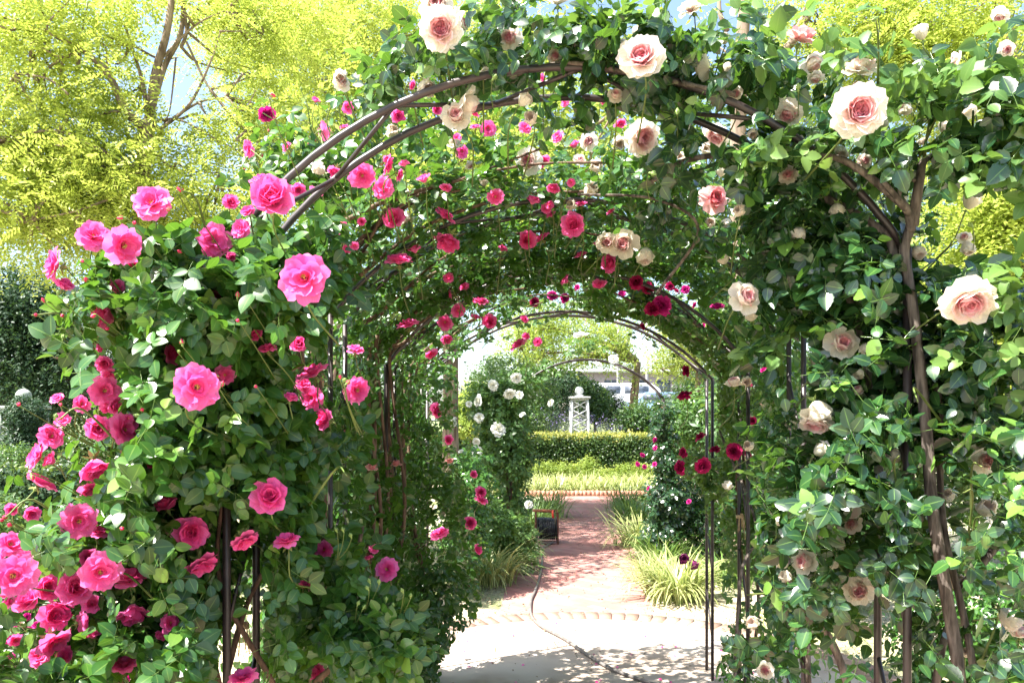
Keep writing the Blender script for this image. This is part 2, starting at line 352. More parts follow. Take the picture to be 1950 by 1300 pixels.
def leaf_open(V, G, ng, share=0.15):
    """Which leaves (by id) do not hang in front of a bloom or hoop."""
    x, y = proj(V); i = np.clip((y / 4).astype(int), 0, 339); j = np.clip((x / 4).astype(int), 0, 499)
    bad = (V[:, 1] < DM[i, j]) & (x > 0) & (x < 1999) & (y > 0) & (y < 1359) & (V[:, 1] > 0.1)
    near = V[:, 1] < 1.5
    for poly, Yl, sh in GAPS: bad |= in_poly(x, y, poly) & (V[:, 1] < Yl)
    return (np.bincount(G, bad | near, ng) / np.maximum(1, np.bincount(G, None, ng))) < share
def foliage(name, parent, mats, templates, pts, N, scale=(0.8, 1.15), up=0.55, tone=(0.15, 0.75), droop=0.3, wild=0.7, tipshare=0.0):
    k = len(pts); N2 = unit(N * 0.6 + np.array([0, -0.12, up]))
    S = rng.uniform(*scale, k)
    # low-frequency tone so that shoots of one age share a colour
    ph = np.sin(pts[:, 0] * 7.1 + 2 * np.sin(pts[:, 2] * 5.3)) * np.cos(pts[:, 2] * 6.3 + pts[:, 1] * 4.1) * 0.5 + 0.5
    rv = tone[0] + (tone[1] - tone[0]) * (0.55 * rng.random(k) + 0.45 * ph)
    if tipshare: rv = np.where(rng.random(k) < tipshare, rng.uniform(0.85, 1, k), rv)
    V, F, U, R = place(templates, pts, N2, S, rv, droop, wild)
    if DM is not None and len(V) and pts[:, 1].min() < 5.5:
        # leaf id of every vertex: runs of vertices that share faces inside a template
        Gs = []; n0 = 0
        for I, tp in LAST:
            g_ = np.concatenate([np.full(len(t), i) for i, t in enumerate(tp[4])]); Gs.append((g_[None] + (np.arange(I) * (g_.max() + 1))[:, None]).ravel() + n0); n0 += I * (g_.max() + 1)
        Gv = np.concatenate(Gs); ok = leaf_open(V, Gv, n0); F = F[ok[Gv[F[:, 0]]]]
        used = np.zeros(len(V), bool); used[F.ravel()] = True; mp = np.cumsum(used) - 1
        V, U, R, F = V[used], U[used], R[used], mp[F]
    return mesh_np(name, V, F, mats, U, R, parent=parent)

T_pink = [rose_spray(0.037, 0.027, 5 if i % 3 else 3, 6, 0, 10 + i) for i in range(6)]
T_pale = [rose_spray(0.042, 0.029, 5 if i % 2 else 3, 10, 0.06, 30 + i) for i in range(6)]
T_tun = [rose_spray(0.040, 0.028, 5 if i % 2 else 3, 3, 0, 50 + i) for i in range(6)]
T_far = [rose_spray(0.05, 0.034, 5, 2, 0, 60 + i, rach=False) for i in range(4)]
T_gold = [pinnate_spray(0.26, 7, 0.022, 0.046, 70 + i) for i in range(4)]
T_goldn = [pinnate_spray(0.2, 7, 0.019, 0.036, 170 + i) for i in range(4)]
T_clu = [cluster_spray(0.05, 0.026, 7, 0.07, 80 + i) for i in range(5)]
T_club = [cluster_spray(0.09, 0.045, 7, 0.12, 90 + i) for i in range(5)]
T_hed = [cluster_spray(0.055, 0.034, 6, 0.07, 100 + i, 2) for i in range(4)]

# ------------------------------------------------------------------ blooms
def petal(phi, th0, th1, L, W, r0=0.0, z0=0.0, cup=0.5, ruf=0.04, q=None, nt=6, ns=6, notch=0.06):
    """Petal whose spine opens from angle th0 to th1 off the flower's axis."""
    t = np.linspace(0, 1, nt + 1); s = np.linspace(-1, 1, ns + 1); V = []; U = []
    th = np.radians(th0 + (th1 - th0) * t); dl = L / nt
    rr = r0 + np.concatenate([[0], np.cumsum(np.sin(th[1:]) * dl)]); zz = z0 + np.concatenate([[0], np.cumsum(np.cos(th[1:]) * dl)])
    ph = q.uniform(0, 6.28); am = ruf * L * q.uniform(0.5, 1.5)
    for i, tt in enumerate(t):
        wd = W / 2 * (0.25 + 0.75 * math.sin(min(1, tt * 1.25) * math.pi / 2)) * (1 if tt < 0.72 else math.sqrt(max(0.05, 1 - ((tt - 0.72) / 0.36) ** 2)))
        for ss in s:
            x = ss * wd; bend = cup * x * x / (W * 0.5 + 1e-6)
            nx, nz = -math.cos(th[i]), math.sin(th[i])      # inward normal of the spine (towards axis / up)
            k = bend + am * tt * tt * math.sin(ph + ss * 4.2 + tt * 2)
            dr = -notch * L * (1 - abs(ss)) * (tt > 0.95)
            R_ = rr[i] + nx * k + dr * math.sin(th[i]); Z_ = zz[i] + nz * k + dr * math.cos(th[i])
            V.append((R_ * math.cos(phi) - x * math.sin(phi), R_ * math.sin(phi) + x * math.cos(phi), Z_)); U.append((0.5 + 0.5 * ss, tt))
    n1 = ns + 1
    F = [(i * n1 + j, i * n1 + j + 1, (i + 1) * n1 + j + 1, (i + 1) * n1 + j) for i in range(nt) for j in range(ns)]
    return np.array(V), np.array(F), np.array(U)
def flower(rings, seed, inner=None):
    """rings: (count, th0, th1, length, width, cup, tone, z0, r0); unit size: radius about 1."""
    q = np.random.default_rng(seed); parts = []; off = q.uniform(0, 6.28)
    for c, a0, a1, L, W, cup, tone, z0, r0 in rings:
        off += 0.7
        for i in range(c):
            phi = off + 6.283 * i / c + q.normal(0, 0.09)
            v, f, u = petal(phi, a0 + q.normal(0, 5), a1 + q.normal(0, 9), L * q.uniform(0.88, 1.08), W * q.uniform(0.9, 1.1), r0, z0, cup * q.uniform(0.7, 1.3), 0.05, q)
            parts.append((v, f, u, float(np.clip(tone + q.normal(0, 0.05), 0, 1))))
    if inner:
        cnt, rad_, h, t0 = inner
        for i in range(cnt):                 # quartered centre: folded little petals standing in the cup
            a = q.uniform(0, 6.28); r = rad_ * math.sqrt(q.uniform(0.02, 1))
            v, f, u = petal(q.uniform(0, 6.28), -6, q.uniform(10, 40), h * q.uniform(0.8, 1.1), h * q.uniform(0.6, 1.0), 0.02, 0.05, 1.3, 0.2, q, 4, 4)
            v = v + np.array([r * math.cos(a), r * math.sin(a), 0.0]); parts.append((v, f, u, float(np.clip(t0 + q.normal(0, 0.08), 0, 1))))
    V, F, U, R, _ = combine(parts)
    rmax = np.percentile(np.hypot(V[:, 0], V[:, 1]), 97); return V / rmax, F, U, R
BL = {}; GROW = 1.08
def reg(kind, tmpl, material, sep=True, stam=None, r=0.045):
    BL.setdefault(kind, []).append((tmpl, material, sep, stam, r))
for s_ in range(6):   # semi-double hot pink
    reg('P', flower([(6, 55, 96, 1.0, 0.95, 0.25, 0.7, 0, 0.03), (6, 40, 78, 0.86, 0.85, 0.4, 0.55, 0.04, 0.02), (5, 22, 52, 0.66, 0.66, 0.55, 0.4, 0.08, 0.02), (4, 5, 30, 0.42, 0.42, 0.7, 0.25, 0.1, 0.05)], 200 + s_), M['pink'], True, 0.16)
for s_ in range(3):   # full cup, younger pink
    reg('Q', flower([(6, 38, 70, 1.0, 1.05, 0.55, 0.65, 0, 0.03), (6, 25, 42, 0.95, 0.9, 0.8, 0.5, 0.02, 0.02), (5, 14, 18, 0.85, 0.7, 0.9, 0.35, 0.04, 0.02), (4, 2, 4, 0.7, 0.5, 1.0, 0.2, 0.06, 0.02)], 210 + s_), M['pink'], True, None)
for s_ in range(6):   # big quartered cream and pink
    reg('C', flower([(6, 58, 98, 1.0, 1.05, 0.3, 0.05, -0.05, 0.05), (7, 46, 76, 1.0, 1.0, 0.5, 0.2, 0.0, 0.05), (7, 58, 28, 0.92, 0.9, 0.75, 0.4, 0.0, 0.05), (7, 55, 8, 0.78, 0.75, 0.85, 0.58, 0.04, 0.04), (6, 45, 0, 0.62, 0.6, 0.9, 0.72, 0.08, 0.03)], 220 + s_, inner=(26, 0.3, 0.46, 0.88)), M['cream'], True, None)
for s_ in range(5):   # half open cream globe
    reg('H', flower([(5, 70, 70, 0.95, 1.0, 0.5, 0.05, -0.05, 0.05), (6, 78, 0, 1.0, 1.1, 0.8, 0.16, 0, 0.02), (6, 66, -8, 0.98, 0.95, 0.9, 0.28, 0.02, 0.02), (5, 52, -8, 0.9, 0.8, 0.95, 0.5, 0.04, 0.02), (4, 36, -2, 0.8, 0.6, 1.0, 0.72, 0.06, 0.02)], 230 + s_, inner=(16, 0.22, 0.62, 0.7)), M['cream'], True, None)
for s_ in range(2):   # fat cream bud
    reg('B', flower([(5, 78, -32, 1.25, 1.2, 0.9, 0.02, 0, 0.02), (5, 64, -24, 1.2, 1.0, 0.95, 0.12, 0.02, 0.02), (4, 45, -16, 1.1, 0.8, 1.0, 0.25, 0.05, 0.02)], 240 + s_), M['cream'], True, None)
for s_ in range(2):
    reg('O', flower([(7, 58, 95, 1.0, 0.95, 0.3, 0.1, 0, 0.05), (7, 55, 30, 0.92, 0.85, 0.7, 0.35, 0.0, 0.05), (7, 48, 5, 0.78, 0.7, 0.85, 0.6, 0.04, 0.04)], 250 + s_, inner=(24, 0.34, 0.5, 0.85)), M['coral'], True, None)
for s_ in range(2):
    reg('D', flower([(7, 50, 100, 1.0, 0.8, 0.4, 0.2, 0, 0.05), (7, 45, 70, 0.85, 0.7, 0.6, 0.4, 0.03, 0.04), (7, 35, 40, 0.7, 0.6, 0.8, 0.6, 0.05, 0.03)], 260 + s_, inner=(18, 0.4, 0.5, 0.8)), M['crimson'], False, None)
    reg('M', flower([(7, 50, 100, 1.0, 0.8, 0.4, 0.2, 0, 0.05), (7, 45, 70, 0.85, 0.7, 0.6, 0.4, 0.03, 0.04), (7, 35, 40, 0.7, 0.6, 0.8, 0.6, 0.05, 0.03)], 265 + s_, inner=(18, 0.4, 0.5, 0.8)), M['magenta'], False, None)
    reg('W', flower([(7, 60, 100, 1.0, 0.9, 0.3, 0.1, 0, 0.05), (7, 50, 75, 0.85, 0.8, 0.5, 0.3, 0.03, 0.04), (6, 30, 45, 0.65, 0.6, 0.7, 0.8, 0.05, 0.03)], 270 + s_), M['white'], False, 0.12)
    reg('U', flower([(4, 80, -20, 1.1, 1.0, 0.9, 0.4, 0, 0.02), (4, 60, -15, 1.0, 0.9, 0.9, 0.9, 0.03, 0.02)], 275 + s_), M['purple'], False, None)
def bud_mesh(q):      # small pointed bud, petals showing between sepals
    b = MB(); b.lathe([(0.0, 0.0), (0.5, 0.1), (0.62, 0.45), (0.5, 0.9), (0.25, 1.35), (0.02, 1.6)], n=10)
    return b.V[0], b.F[0], np.zeros((len(b.V[0]), 2)), np.full(len(b.V[0]), 0.5)
def sepal_np(big=1.0, q=None):
    b = MB()
    for i in range(5):
        a = 6.283 * i / 5 + 0.3
        v, f, u = leaflet(0.62 * big, 0.24 * big, 4, 0.1, 0.25)
        v = v @ rot('X', rad(-12)).T @ rot('Z', a).T + np.array([0, 0, -0.14]); b.add(v, f, u)
    b.lathe([(0.0, -0.42), (0.12, -0.36), (0.17, -0.22), (0.13, -0.1), (0.02, -0.06)], n=8)
    return np.concatenate(b.V), np.concatenate(b.F)
def sepal_bud_np():
    b = MB()
    for i in range(5):
        a = 6.283 * i / 5; v, f, u = leaflet(1.35, 0.42, 4, -0.3, 0.0)
        v = v @ rot('X', rad(72)).T + np.array([0, 0.56, 0.0]); v[:, 1] -= 0.22 * v[:, 2] ** 2
        b.add(v @ rot('Z', a).T, f, u)
    b.lathe([(0.0, -0.75), (0.2, -0.7), (0.34, -0.4), (0.26, -0.08), (0.5, 0.1)], n=8)
    return np.concatenate(b.V), np.concatenate(b.F)
def stamen_np():
    b = MB(); q = np.random.default_rng(5)
    for i in range(26):
        a = q.uniform(0, 6.28); r = math.sqrt(q.uniform(0, 1)); x, y = r * math.cos(a), r * math.sin(a)
        b.tube([(x * .3, y * .3, 0.3), (x, y, 1.5 + q.uniform(-.2, .3))], 0.05, 4); b.box((x, y, 1.6), (0.13, 0.13, 0.1))
    return np.concatenate(b.V), np.concatenate(b.F)
_mesh = {}
def shared(key, fn):
    if key not in _mesh:
        o = fn(); me = o.data; bpy.data.objects.remove(o); _mesh[key] = me
    return _mesh[key]
def axis_rot(d, spin):
    return Vector(d).to_track_quat('Z', 'Y').to_matrix().to_4x4() @ Matrix.Rotation(spin, 4, 'Z')
def add_part(name, me, parent, mw=None, child_of=None, label=None):
    o = bpy.data.objects.new(name, me); C.objects.link(o); o.parent = child_of or parent
    if mw is not None: o.matrix_local = Matrix.Translation(-Vector(parent.location)) @ mw
    if label: o['label'] = label
    return o
def bloom(parent, kind, pos, d, r, spin=None, name='bloom', stems=None, bush=None, label=None, detail=True):
    spin = random.uniform(0, 6.28) if spin is None else spin
    mwo = Matrix.Translation(pos) @ axis_rot(d, spin) @ Matrix.Scale(r, 4)
    if kind in ('b', 'g'):            # tight bud: red tip / green
        pm = M['budred'] if kind == 'b' else M['sepal']
        me = shared('bud' + kind, lambda: (lambda t: mesh_np('bud', t[0], t[1], pm, t[2], t[3]))(bud_mesh(None)))
        o = add_part('bud', me, parent, Matrix.Translation(pos) @ axis_rot(d, spin) @ Matrix.Scale(r, 4))
        if detail:
            me2 = shared('budsepal', lambda: mesh_np('sepals', *sepal_bud_np(), M['sepal'])); add_part('sepals', me2, parent, None, o)
        low = 0.75
    else:
        v = random.randrange(len(BL[kind])); t, m_, sep, st, _ = BL[kind][v]
        me = shared((kind, v), lambda: mesh_np('bloom', t[0], t[1], m_, t[2], t[3]))
        o = add_part(name, me, parent, Matrix.Translation(pos) @ axis_rot(d, spin) @ Matrix.Scale(r, 4), label=label)
        if sep and detail:
            me2 = shared('sepal', lambda: mesh_np('sepals', *sepal_np(), M['sepal'])); add_part('sepals', me2, parent, None, o)
        if st and detail:
            me3 = shared('stamens', lambda: mesh_np('stamens', *stamen_np(), M['stamen'])); s = add_part('stamens', me3, parent, None, o)
            s.scale = (st, st, 0.22)
        low = 0.4
    if stems is not None:
        p0 = np.array(pos) - np.array(d) * r * low
        ls = 0.35 if kind == 'g' else 0.6; tgt = p0 - np.array(d) * 0.05 * ls + np.array([0, 0.04, -0.07]) * ls + rng.normal(0, 0.015, 3)
        end = tgt + np.array([rng.normal(0, .02), .2, -.06])
        if kind in 'bg' and bush is not None: end = np.array(bush, float); tgt = p0 * .6 + end * .4 - np.array(d) * .008
        if mwo is not None:
            mb = MB(); rs_ = .62 if kind in 'bg' else 1; mb.tube([p0, tgt, end], [0.0018 * rs_, 0.002 * rs_, 0.0026 * rs_], 5, smooth=4); sm = mb.build('stem', M['stem']); inv = mwo.inverted()
            sm.data.transform(inv); sm.parent = o
    return o
def facing(mode, px, py, Y):
    c = -unit(P(px, py, Y) - np.array([0, 0, EYE])); q = rng.normal(0, 1, 3)
    if mode == 'f': v = c + q * 0.3 + np.array([0, 0, 0.1])
    elif mode == 's': v = c * 0.35 + np.array([q[0] * 0.3, 0, 0.95])     # faces up, seen from the side
    elif mode == 'n': v = c * 0.4 + np.array([q[0] * 0.3, 0, -0.8])      # nodding
    elif mode == 'l': v = c * 0.55 + np.array([-0.85, 0, 0.25])
    elif mode == 'r': v = c * 0.55 + np.array([0.85, 0, 0.2])
    else: v = c * 0.6 + q * 0.45 + np.array([0, 0, 0.35])
    return tuple(unit(v))

# ------------------------------------------------------------------ bloom lists (photo px, py, radius px, kind, facing)
LEFT = [(293,392,33,'P','f'),(230,465,35,'P','f'),(178,455,28,'P','f'),(112,507,28,'P','l'),(407,460,29,'P','f'),(520,388,36,'Q','f'),(505,352,25,'P','s'),(438,388,14,'Q','f'),(462,437,18,'P','u'),(475,410,13,'Q','u'),
 (583,530,43,'P','f'),(217,610,29,'Q','l'),(226,545,17,'P','u'),(320,675,20,'Q','r'),(372,738,40,'P','f'),(198,745,27,'P','f'),(200,690,15,'Q','f'),(184,655,12,'Q','u'),(188,815,22,'Q','u'),(230,820,28,'P','r'),
 (97,832,21,'P','u'),(78,872,26,'P','l'),(178,875,28,'Q','n'),(73,925,27,'P','u'),(250,500,13,'P','u'),(25,966,11,'Q','u'),(150,990,31,'P','f'),(318,968,22,'Q','u'),(367,1012,29,'Q','f'),(380,1068,28,'P','n'),
 (463,1023,24,'P','n'),(513,950,31,'Q','f'),(548,1035,23,'P','s'),(17,1040,24,'P','u'),(28,1095,36,'P','f'),(85,1120,22,'Q','u'),(140,1120,30,'Q','f'),(190,1088,34,'P','f'),(247,1108,29,'P','s'),(253,1150,26,'Q','n'),
 (98,1172,25,'Q','f'),(98,1215,30,'P','n'),(320,1187,18,'P','r'),(237,1272,24,'P','s'),(465,1296,24,'P','s'),(612,1282,20,'P','l'),(600,717,28,'P','s'),(597,757,22,'P','f'),(623,803,20,'Q','u'),(677,742,24,'P','f'),
 (619,1047,16,'P','f'),(738,1085,21,'P','f'),(180,1215,12,'Q','u'),(510,668,16,'P','s'),(677,670,15,'P','s'),(365,937,7,'Q','f'),(492,638,14,'Q','u'),(262,1185,12,'Q','u'),(110,760,12,'P','u'),(212,770,14,'Q','u'),(20,1150,16,'P','u'),(45,1060,14,'P','u'),
 (60,1150,22,'Q','u'),(150,1185,20,'P','u'),(8,1075,24,'P','l'),(118,1145,20,'P','n'),(165,1060,16,'Q','u'),(75,1250,18,'P','u'),(130,1250,16,'Q','u'),(175,1150,16,'Q','f'),(60,975,14,'Q','u'),(105,880,14,'Q','u'),(120,800,14,'P','u'),(95,812,13,'Q','u'),(15,1130,20,'Q','u'),(300,1215,11,'Q','u'),(225,545,12,'P','u'),(205,770,15,'P','n'),(385,1020,14,'P','u'),(350,640,10,'Q','u'),(30,1215,14,'P','u')]
INNER = [(690,333,23,'P','f'),(732,360,20,'P','f'),(733,312,19,'P','u'),(570,362,13,'Q','u'),(645,430,14,'P','f'),(753,423,19,'Q','f'),(843,415,21,'P','s'),(858,447,22,'Q','n'),(760,503,23,'P','s'),(810,348,12,'Q','u'),(943,373,15,'P','f'),
 (1002,458,16,'Q','f'),(1033,457,15,'P','s'),(1095,430,22,'Q','f'),(1107,488,11,'P','s'),(1168,500,18,'Q','f'),(1140,537,12,'P','n'),(778,623,19,'P','s'),(820,670,12,'P','n'),(847,615,14,'P','f'),(872,590,13,'P','f'),
 (850,641,10,'Q','f'),(915,578,14,'P','s'),(905,606,9,'P','s'),(932,614,13,'Q','f'),(990,660,16,'P','s'),(1025,651,8,'Q','f'),(996,610,8,'Q','f'),(885,548,10,'P','u'),(1000,642,7,'Q','u'),
 (508,215,18,'M','u'),(478,284,16,'P','u'),(548,281,10,'P','u'),(612,250,18,'P','u'),(662,205,11,'P','u'),(905,210,12,'P','u'),(930,245,14,'P','u'),(905,245,10,'P','u'),(780,160,8,'Q','u'),(1040,398,10,'P','u'),(1050,410,9,'P','u'),(870,265,9,'P','u'),(955,478,9,'Q','u'),(1165,405,9,'P','u'),(860,560,8,'P','u'),(640,335,10,'P','u'),(1145,195,9,'P','u'),(1035,148,8,'P','u')]
DEEP = [(823,783,13,'Q','r'),(838,1020,17,'P','s'),(917,937,10,'Q','f'),(915,955,12,'P','s'),(898,993,12,'Q','f'),(905,1047,9,'Q','r'),(707,893,10,'O','s'),(755,885,9,'O','s'),(850,838,9,'Q','u'),(712,1045,9,'P','f'),(702,1065,10,'P','u'),(690,1130,7,'Q','f'),(680,1130,7,'Q','f'),(855,873,8,'O','u'),(900,905,7,'Q','u')]
PALE = [(840,55,38,'C','f'),(832,14,28,'H','u'),(865,45,22,'H','r'),(973,73,20,'H','f'),(1222,115,40,'C','f'),(1320,22,25,'C','u'),(1205,54,12,'B','u'),(1350,130,22,'H','u'),(1172,186,14,'H','f'),(1217,262,32,'C','f'),(1010,307,22,'H','f'),(1122,270,15,'H','f'),(1135,320,13,'B','f'),(1119,370,14,'B','f'),
 (1367,250,24,'C','n'),(1343,285,11,'B','f'),(1505,211,22,'H','f'),(1433,252,10,'B','f'),(1632,212,47,'C','f'),(1523,80,26,'O','s'),(1543,113,19,'H','n'),(1638,140,30,'C','s'),(1757,76,13,'B','u'),(1735,215,12,'B','u'),(1790,238,14,'B','u'),(1854,216,18,'B','f'),(1502,336,16,'H','f'),
 (1357,380,26,'O','f'),(1410,405,12,'B','u'),(1353,425,10,'B','f'),(1373,337,11,'B','u'),(1387,417,9,'B','n'),(1840,564,46,'C','f'),(1413,569,27,'H','f'),(1600,656,27,'H','f'),(1643,659,13,'B','f'),(1551,764,20,'B','n'),(1556,795,28,'C','n'),(1749,757,13,'B','f'),(1551,865,15,'B','u'),(1870,880,21,'H','u'),
 (1869,975,18,'B','f'),(1538,1070,23,'H','f'),(1506,1100,11,'B','l'),(1634,1120,25,'H','f'),(1817,1117,16,'B','u'),(1905,1158,19,'B','n'),(1437,1188,13,'B','f'),(1458,1275,14,'H','f'),(1942,1212,18,'H','f'),(1833,933,13,'g','u'),(1712,862,12,'g','u'),(805,165,17,'B','f'),(878,190,28,'H','u'),(870,225,24,'H','f'),
 (648,140,13,'B','f'),(650,161,14,'H','f'),(746,258,13,'B','f'),(1062,8,22,'H','s'),(1187,467,25,'H','u'),(1155,463,17,'H','f'),(1230,472,15,'B','n'),(1013,228,13,'B','f'),(617,330,12,'B','f'),(768,405,12,'B','n'),(922,352,9,'B','u'),(1421,724,10,'B','f'),(1430,852,10,'B','f'),(1381,502,11,'B','u'),(1384,932,9,'B','u'),
 (1398,735,14,'H','s'),(1595,1075,9,'B','u'),(1668,895,9,'B','u'),(1640,705,10,'B','u'),(1300,300,9,'B','f'),(1090,395,10,'B','u'),(1690,240,9,'B','u'),(1380,85,10,'B','u'),(1055,110,12,'H','u'),(1480,1000,8,'B','u')]
q_ = np.random.default_rng(77)
INNER += [(float(q_.uniform(560, 1180)), float(q_.uniform(185, 560)), float(q_.uniform(7, 13)), 'PQQP'[q_.integers(4)], 'ufsn'[q_.integers(4)]) for _ in range(34)]
PALE += [(float(q_.uniform(700, 1930)), float(q_.uniform(15, 330)), float(q_.uniform(8, 15)), 'BBHH'[q_.integers(4)], 'uufn'[q_.integers(4)]) for _ in range(22)]
PALE += [(float(q_.uniform(1430, 1930)), float(q_.uniform(380, 1250)), float(q_.uniform(9, 17)), 'BBHH'[q_.integers(4)], 'uufn'[q_.integers(4)]) for _ in range(16)]
LEFT += [(float(q_.uniform(90, 600)), float(q_.uniform(480, 1250)), float(q_.uniform(9, 19)), 'PQQP'[q_.integers(4)], 'ufsn'[q_.integers(4)]) for _ in range(18)]
RED = [(1018,575,10,'D','u'),(1075,568,10,'M','u'),(1052,564,11,'M','f'),(1212,538,15,'D','f'),(1235,547,14,'D','f'),(1262,580,21,'M','f'),(1243,590,17,'D','f'),(1365,588,14,'M','s'),(1305,552,9,'M','u'),(1287,555,8,'D','u'),(1303,707,12,'D','r'),(1305,756,15,'D','s'),(1335,833,11,'D','s'),(1298,890,15,'D','f'),
 (1303,862,11,'D','f'),(1338,885,17,'D','f'),(1363,858,11,'D','s'),(1398,860,17,'D','f'),(1422,866,11,'D','u'),(1412,921,9,'D','u'),(1456,705,9,'M','u'),(1428,735,7,'D','u'),(1432,800,9,'D','u'),(1222,622,8,'D','r'),(1185,560,8,'M','u'),(1275,545,10,'D','u'),(1100,548,7,'M','u'),(1320,580,7,'M','u'),(1340,620,6,'M','u')]

# ------------------------------------------------------------------ arches
# (hoop Y, kink height, apex height)
ARCH = [(2.107, 2.09, 2.58), (3.03, 2.03, 2.48), (3.96, 1.90, 2.38), (4.93, 1.88, 2.30), (9.29, 1.84, 2.31)]
def tcx(Y): return 0.069 * Y if Y < 6 else 0.094 * Y
HALF = 0.9
def arch_h(Y):
    ys = [a[0] for a in ARCH]; return np.interp(Y, ys, [a[1] for a in ARCH]), np.interp(Y, ys, [a[2] for a in ARCH])
def hoop(Y, zk, za, base=0.0, n=26, half=HALF, cx=None):
    cx = tcx(Y) if cx is None else cx; s = za - zk; R = (half ** 2 + s ** 2) / (2 * s); a0 = math.asin(half / R)
    arc = [(cx + R * math.sin(a), Y, za - R + R * math.cos(a)) for a in np.linspace(-a0, a0, n)]
    return np.array(arc)
arch_names = ['dark iron double-hoop arch nearest the camera, crossing the top of the picture', 'second dark iron arch hoop, with pink roses hanging from its roof',
              'third dark iron arch hoop, below the crimson roses on the right', 'fourth dark iron arch hoop framing the sunny brick path', 'farthest small dark iron arch hoop, over the white rose and the path']
for i, (Y, zk, za) in enumerate(ARCH):
    cx0 = tcx(Y); root = thing('rose_arch', arch_names[i], 'garden arch', (cx0, Y, 0), 'iron hoops of the rose tunnel')
    dep = 0.2 if i < 4 else 0.16
    tr = 0.0102 if i == 0 else 0.0092
    lb = MB(); h2 = []
    for k, yy in enumerate((Y, Y + dep)):
        cx = tcx(Y) + 0.069 * k * dep; arc = hoop(yy, zk, za, cx=cx); h2.append(arc)
        b = MB(); b.tube(arc, tr, 12); b.build('hoop', M['iron'], root)
        for sx in (-1, 1):
            b = MB(); b.tube([(cx + sx * HALF, yy, -0.02), (cx + sx * HALF, yy, zk * 0.5), (cx + sx * HALF, yy, zk + 0.012)], tr * 1.08, 12); b.build('post', M['iron'], root)
    # zigzag bracing between the two hoops, and rungs between the posts
    b = MB()
    idx = list(range(1, 26, 3)); 
    for q in range(len(idx) - 1):
        A = h2[q % 2][idx[q]]; B = h2[(q + 1) % 2][idx[q + 1]]; b.tube([A, B], tr * 0.62, 8)
    b.build('zigzag_brace', M['iron'], root)
    for sx in (-1, 1):
        b = MB(); zz = np.arange(0.25, zk, 0.42)
        for q in range(len(zz) - 1):
            c0 = (tcx(Y) + sx * HALF, Y, zz[q]); c1 = (tcx(Y) + 0.069 * dep + sx * HALF, Y + dep, zz[q] + 0.3); b.tube([c0, c1], tr * 0.6, 8)
        b.build('rung', M['iron'], root)
# spots kept free so the hoops show where the photograph shows them
def keep_hoop(Y, zk, za, x0, x1, r=13):
    for p in hoop(Y, zk, za, n=60):
        px = CX + p[0] / p[1] * FP; py = HY - (p[2] - EYE) / p[1] * FP
        if x0 < px < x1: SPOTS.append((px, py, r, Y))
keep_hoop(2.107, 2.09, 2.58, 490, 900, 18); keep_hoop(2.307, 2.09, 2.58, 530, 1000, 14); keep_hoop(2.107, 2.09, 2.58, 1640, 1700, 14)
keep_hoop(2.107, 2.09, 2.58, 1020, 1120, 6)
keep_hoop(3.03, 2.03, 2.48, 640, 720, 7); keep_hoop(3.03, 2.03, 2.48, 850, 940, 7)
keep_hoop(3.96, 1.90, 2.38, 740, 820, 6); keep_hoop(3.96, 1.90, 2.38, 1190, 1400, 7)
keep_hoop(4.93, 1.88, 2.30, 1030, 1120, 6); keep_hoop(4.93, 1.88, 2.30, 1190, 1340, 6)
for Yp, sx, y0, y1, r in ((2.107, -1, 980, 1300, 12), (2.307, -1, 1020, 1240, 10), (3.03, -1, 600, 760, 6), (3.03, -1, 900, 1000, 6), (3.23, -1, 620, 740, 5), (3.96, -1, 690, 860, 6),
                          (3.03, 1, 650, 820, 6), (3.23, 1, 650, 760, 5), (3.96, 1, 700, 800, 6), (3.96, 1, 950, 1150, 6), (4.16, 1, 950, 1150, 6), (4.93, 1, 720, 860, 7), (4.93, 1, 960, 1160, 10), (4.93, 1, 1200, 1320, 8), (2.107, 1, 1170, 1300, 10), (2.307, 1, 1170, 1300, 10)):
    px = CX + (tcx(Yp) + sx * HALF) / Yp * FP
    for py in range(y0, y1, 9): SPOTS.append((px, py, r, Yp))
# jute ties on the near left posts
def ties(px, py, Y, label):
    b = MB(); c = P(px, py, Y)
    for k in range(3): b.tube([c + np.array([0.016 * math.cos(a), 0.016 * math.sin(a), k * 0.005]) for a in np.linspace(0, 6.28, 14)], 0.0025, 6)
    for k in range(7):
        e = rng.normal(0, 0.012, 3); b.tube([c, c + np.array([0.012, -0.012, 0.02]) + e, c + np.array([0.02, -0.02, -0.05]) + e * 2], 0.0016, 5, smooth=4)
    o = b.build('twine_tie', M['twine']); tag(o, label, 'twine'); SPOTS.append((px + 4, py + 12, 26, Y))
ties(462, 1194, 2.29, 'frayed jute twine knotted low on the near left arch post')
ties(1408, 985, 4.1, 'frayed jute twine hanging from the right posts of the third arch')

# ------------------------------------------------------------------ plants: helper

def bloom_depth(px, r, size, lo, hi):
    return float(np.clip(size * FP / (2 * r), lo, hi))
def populate(root, lst, size, lo, hi, stems, bush, Yfun=None, detail=True):
    for px, py, r, k, md in lst:
        Y = Yfun(px, py, r) if Yfun else bloom_depth(px, r, size, lo, hi)
        d = facing(md, px, py, Y); pos = P(px, py, Y); rr = GROW * (0.94 if k == 'C' else 1.0) * (0.85 if k in 'DM' else 1.0) * r * Y / FP * (0.62 if k in 'bg' else 1.0) * (1.06 if md in 'snlr' else 1.0)
        bloom(root, k, pos, d, rr, stems=stems, bush=(bush(pos) if callable(bush) else bush), detail=detail, name='bud' if k in 'B' else 'bloom')
        SPOTS.append((px, py, r, Y))
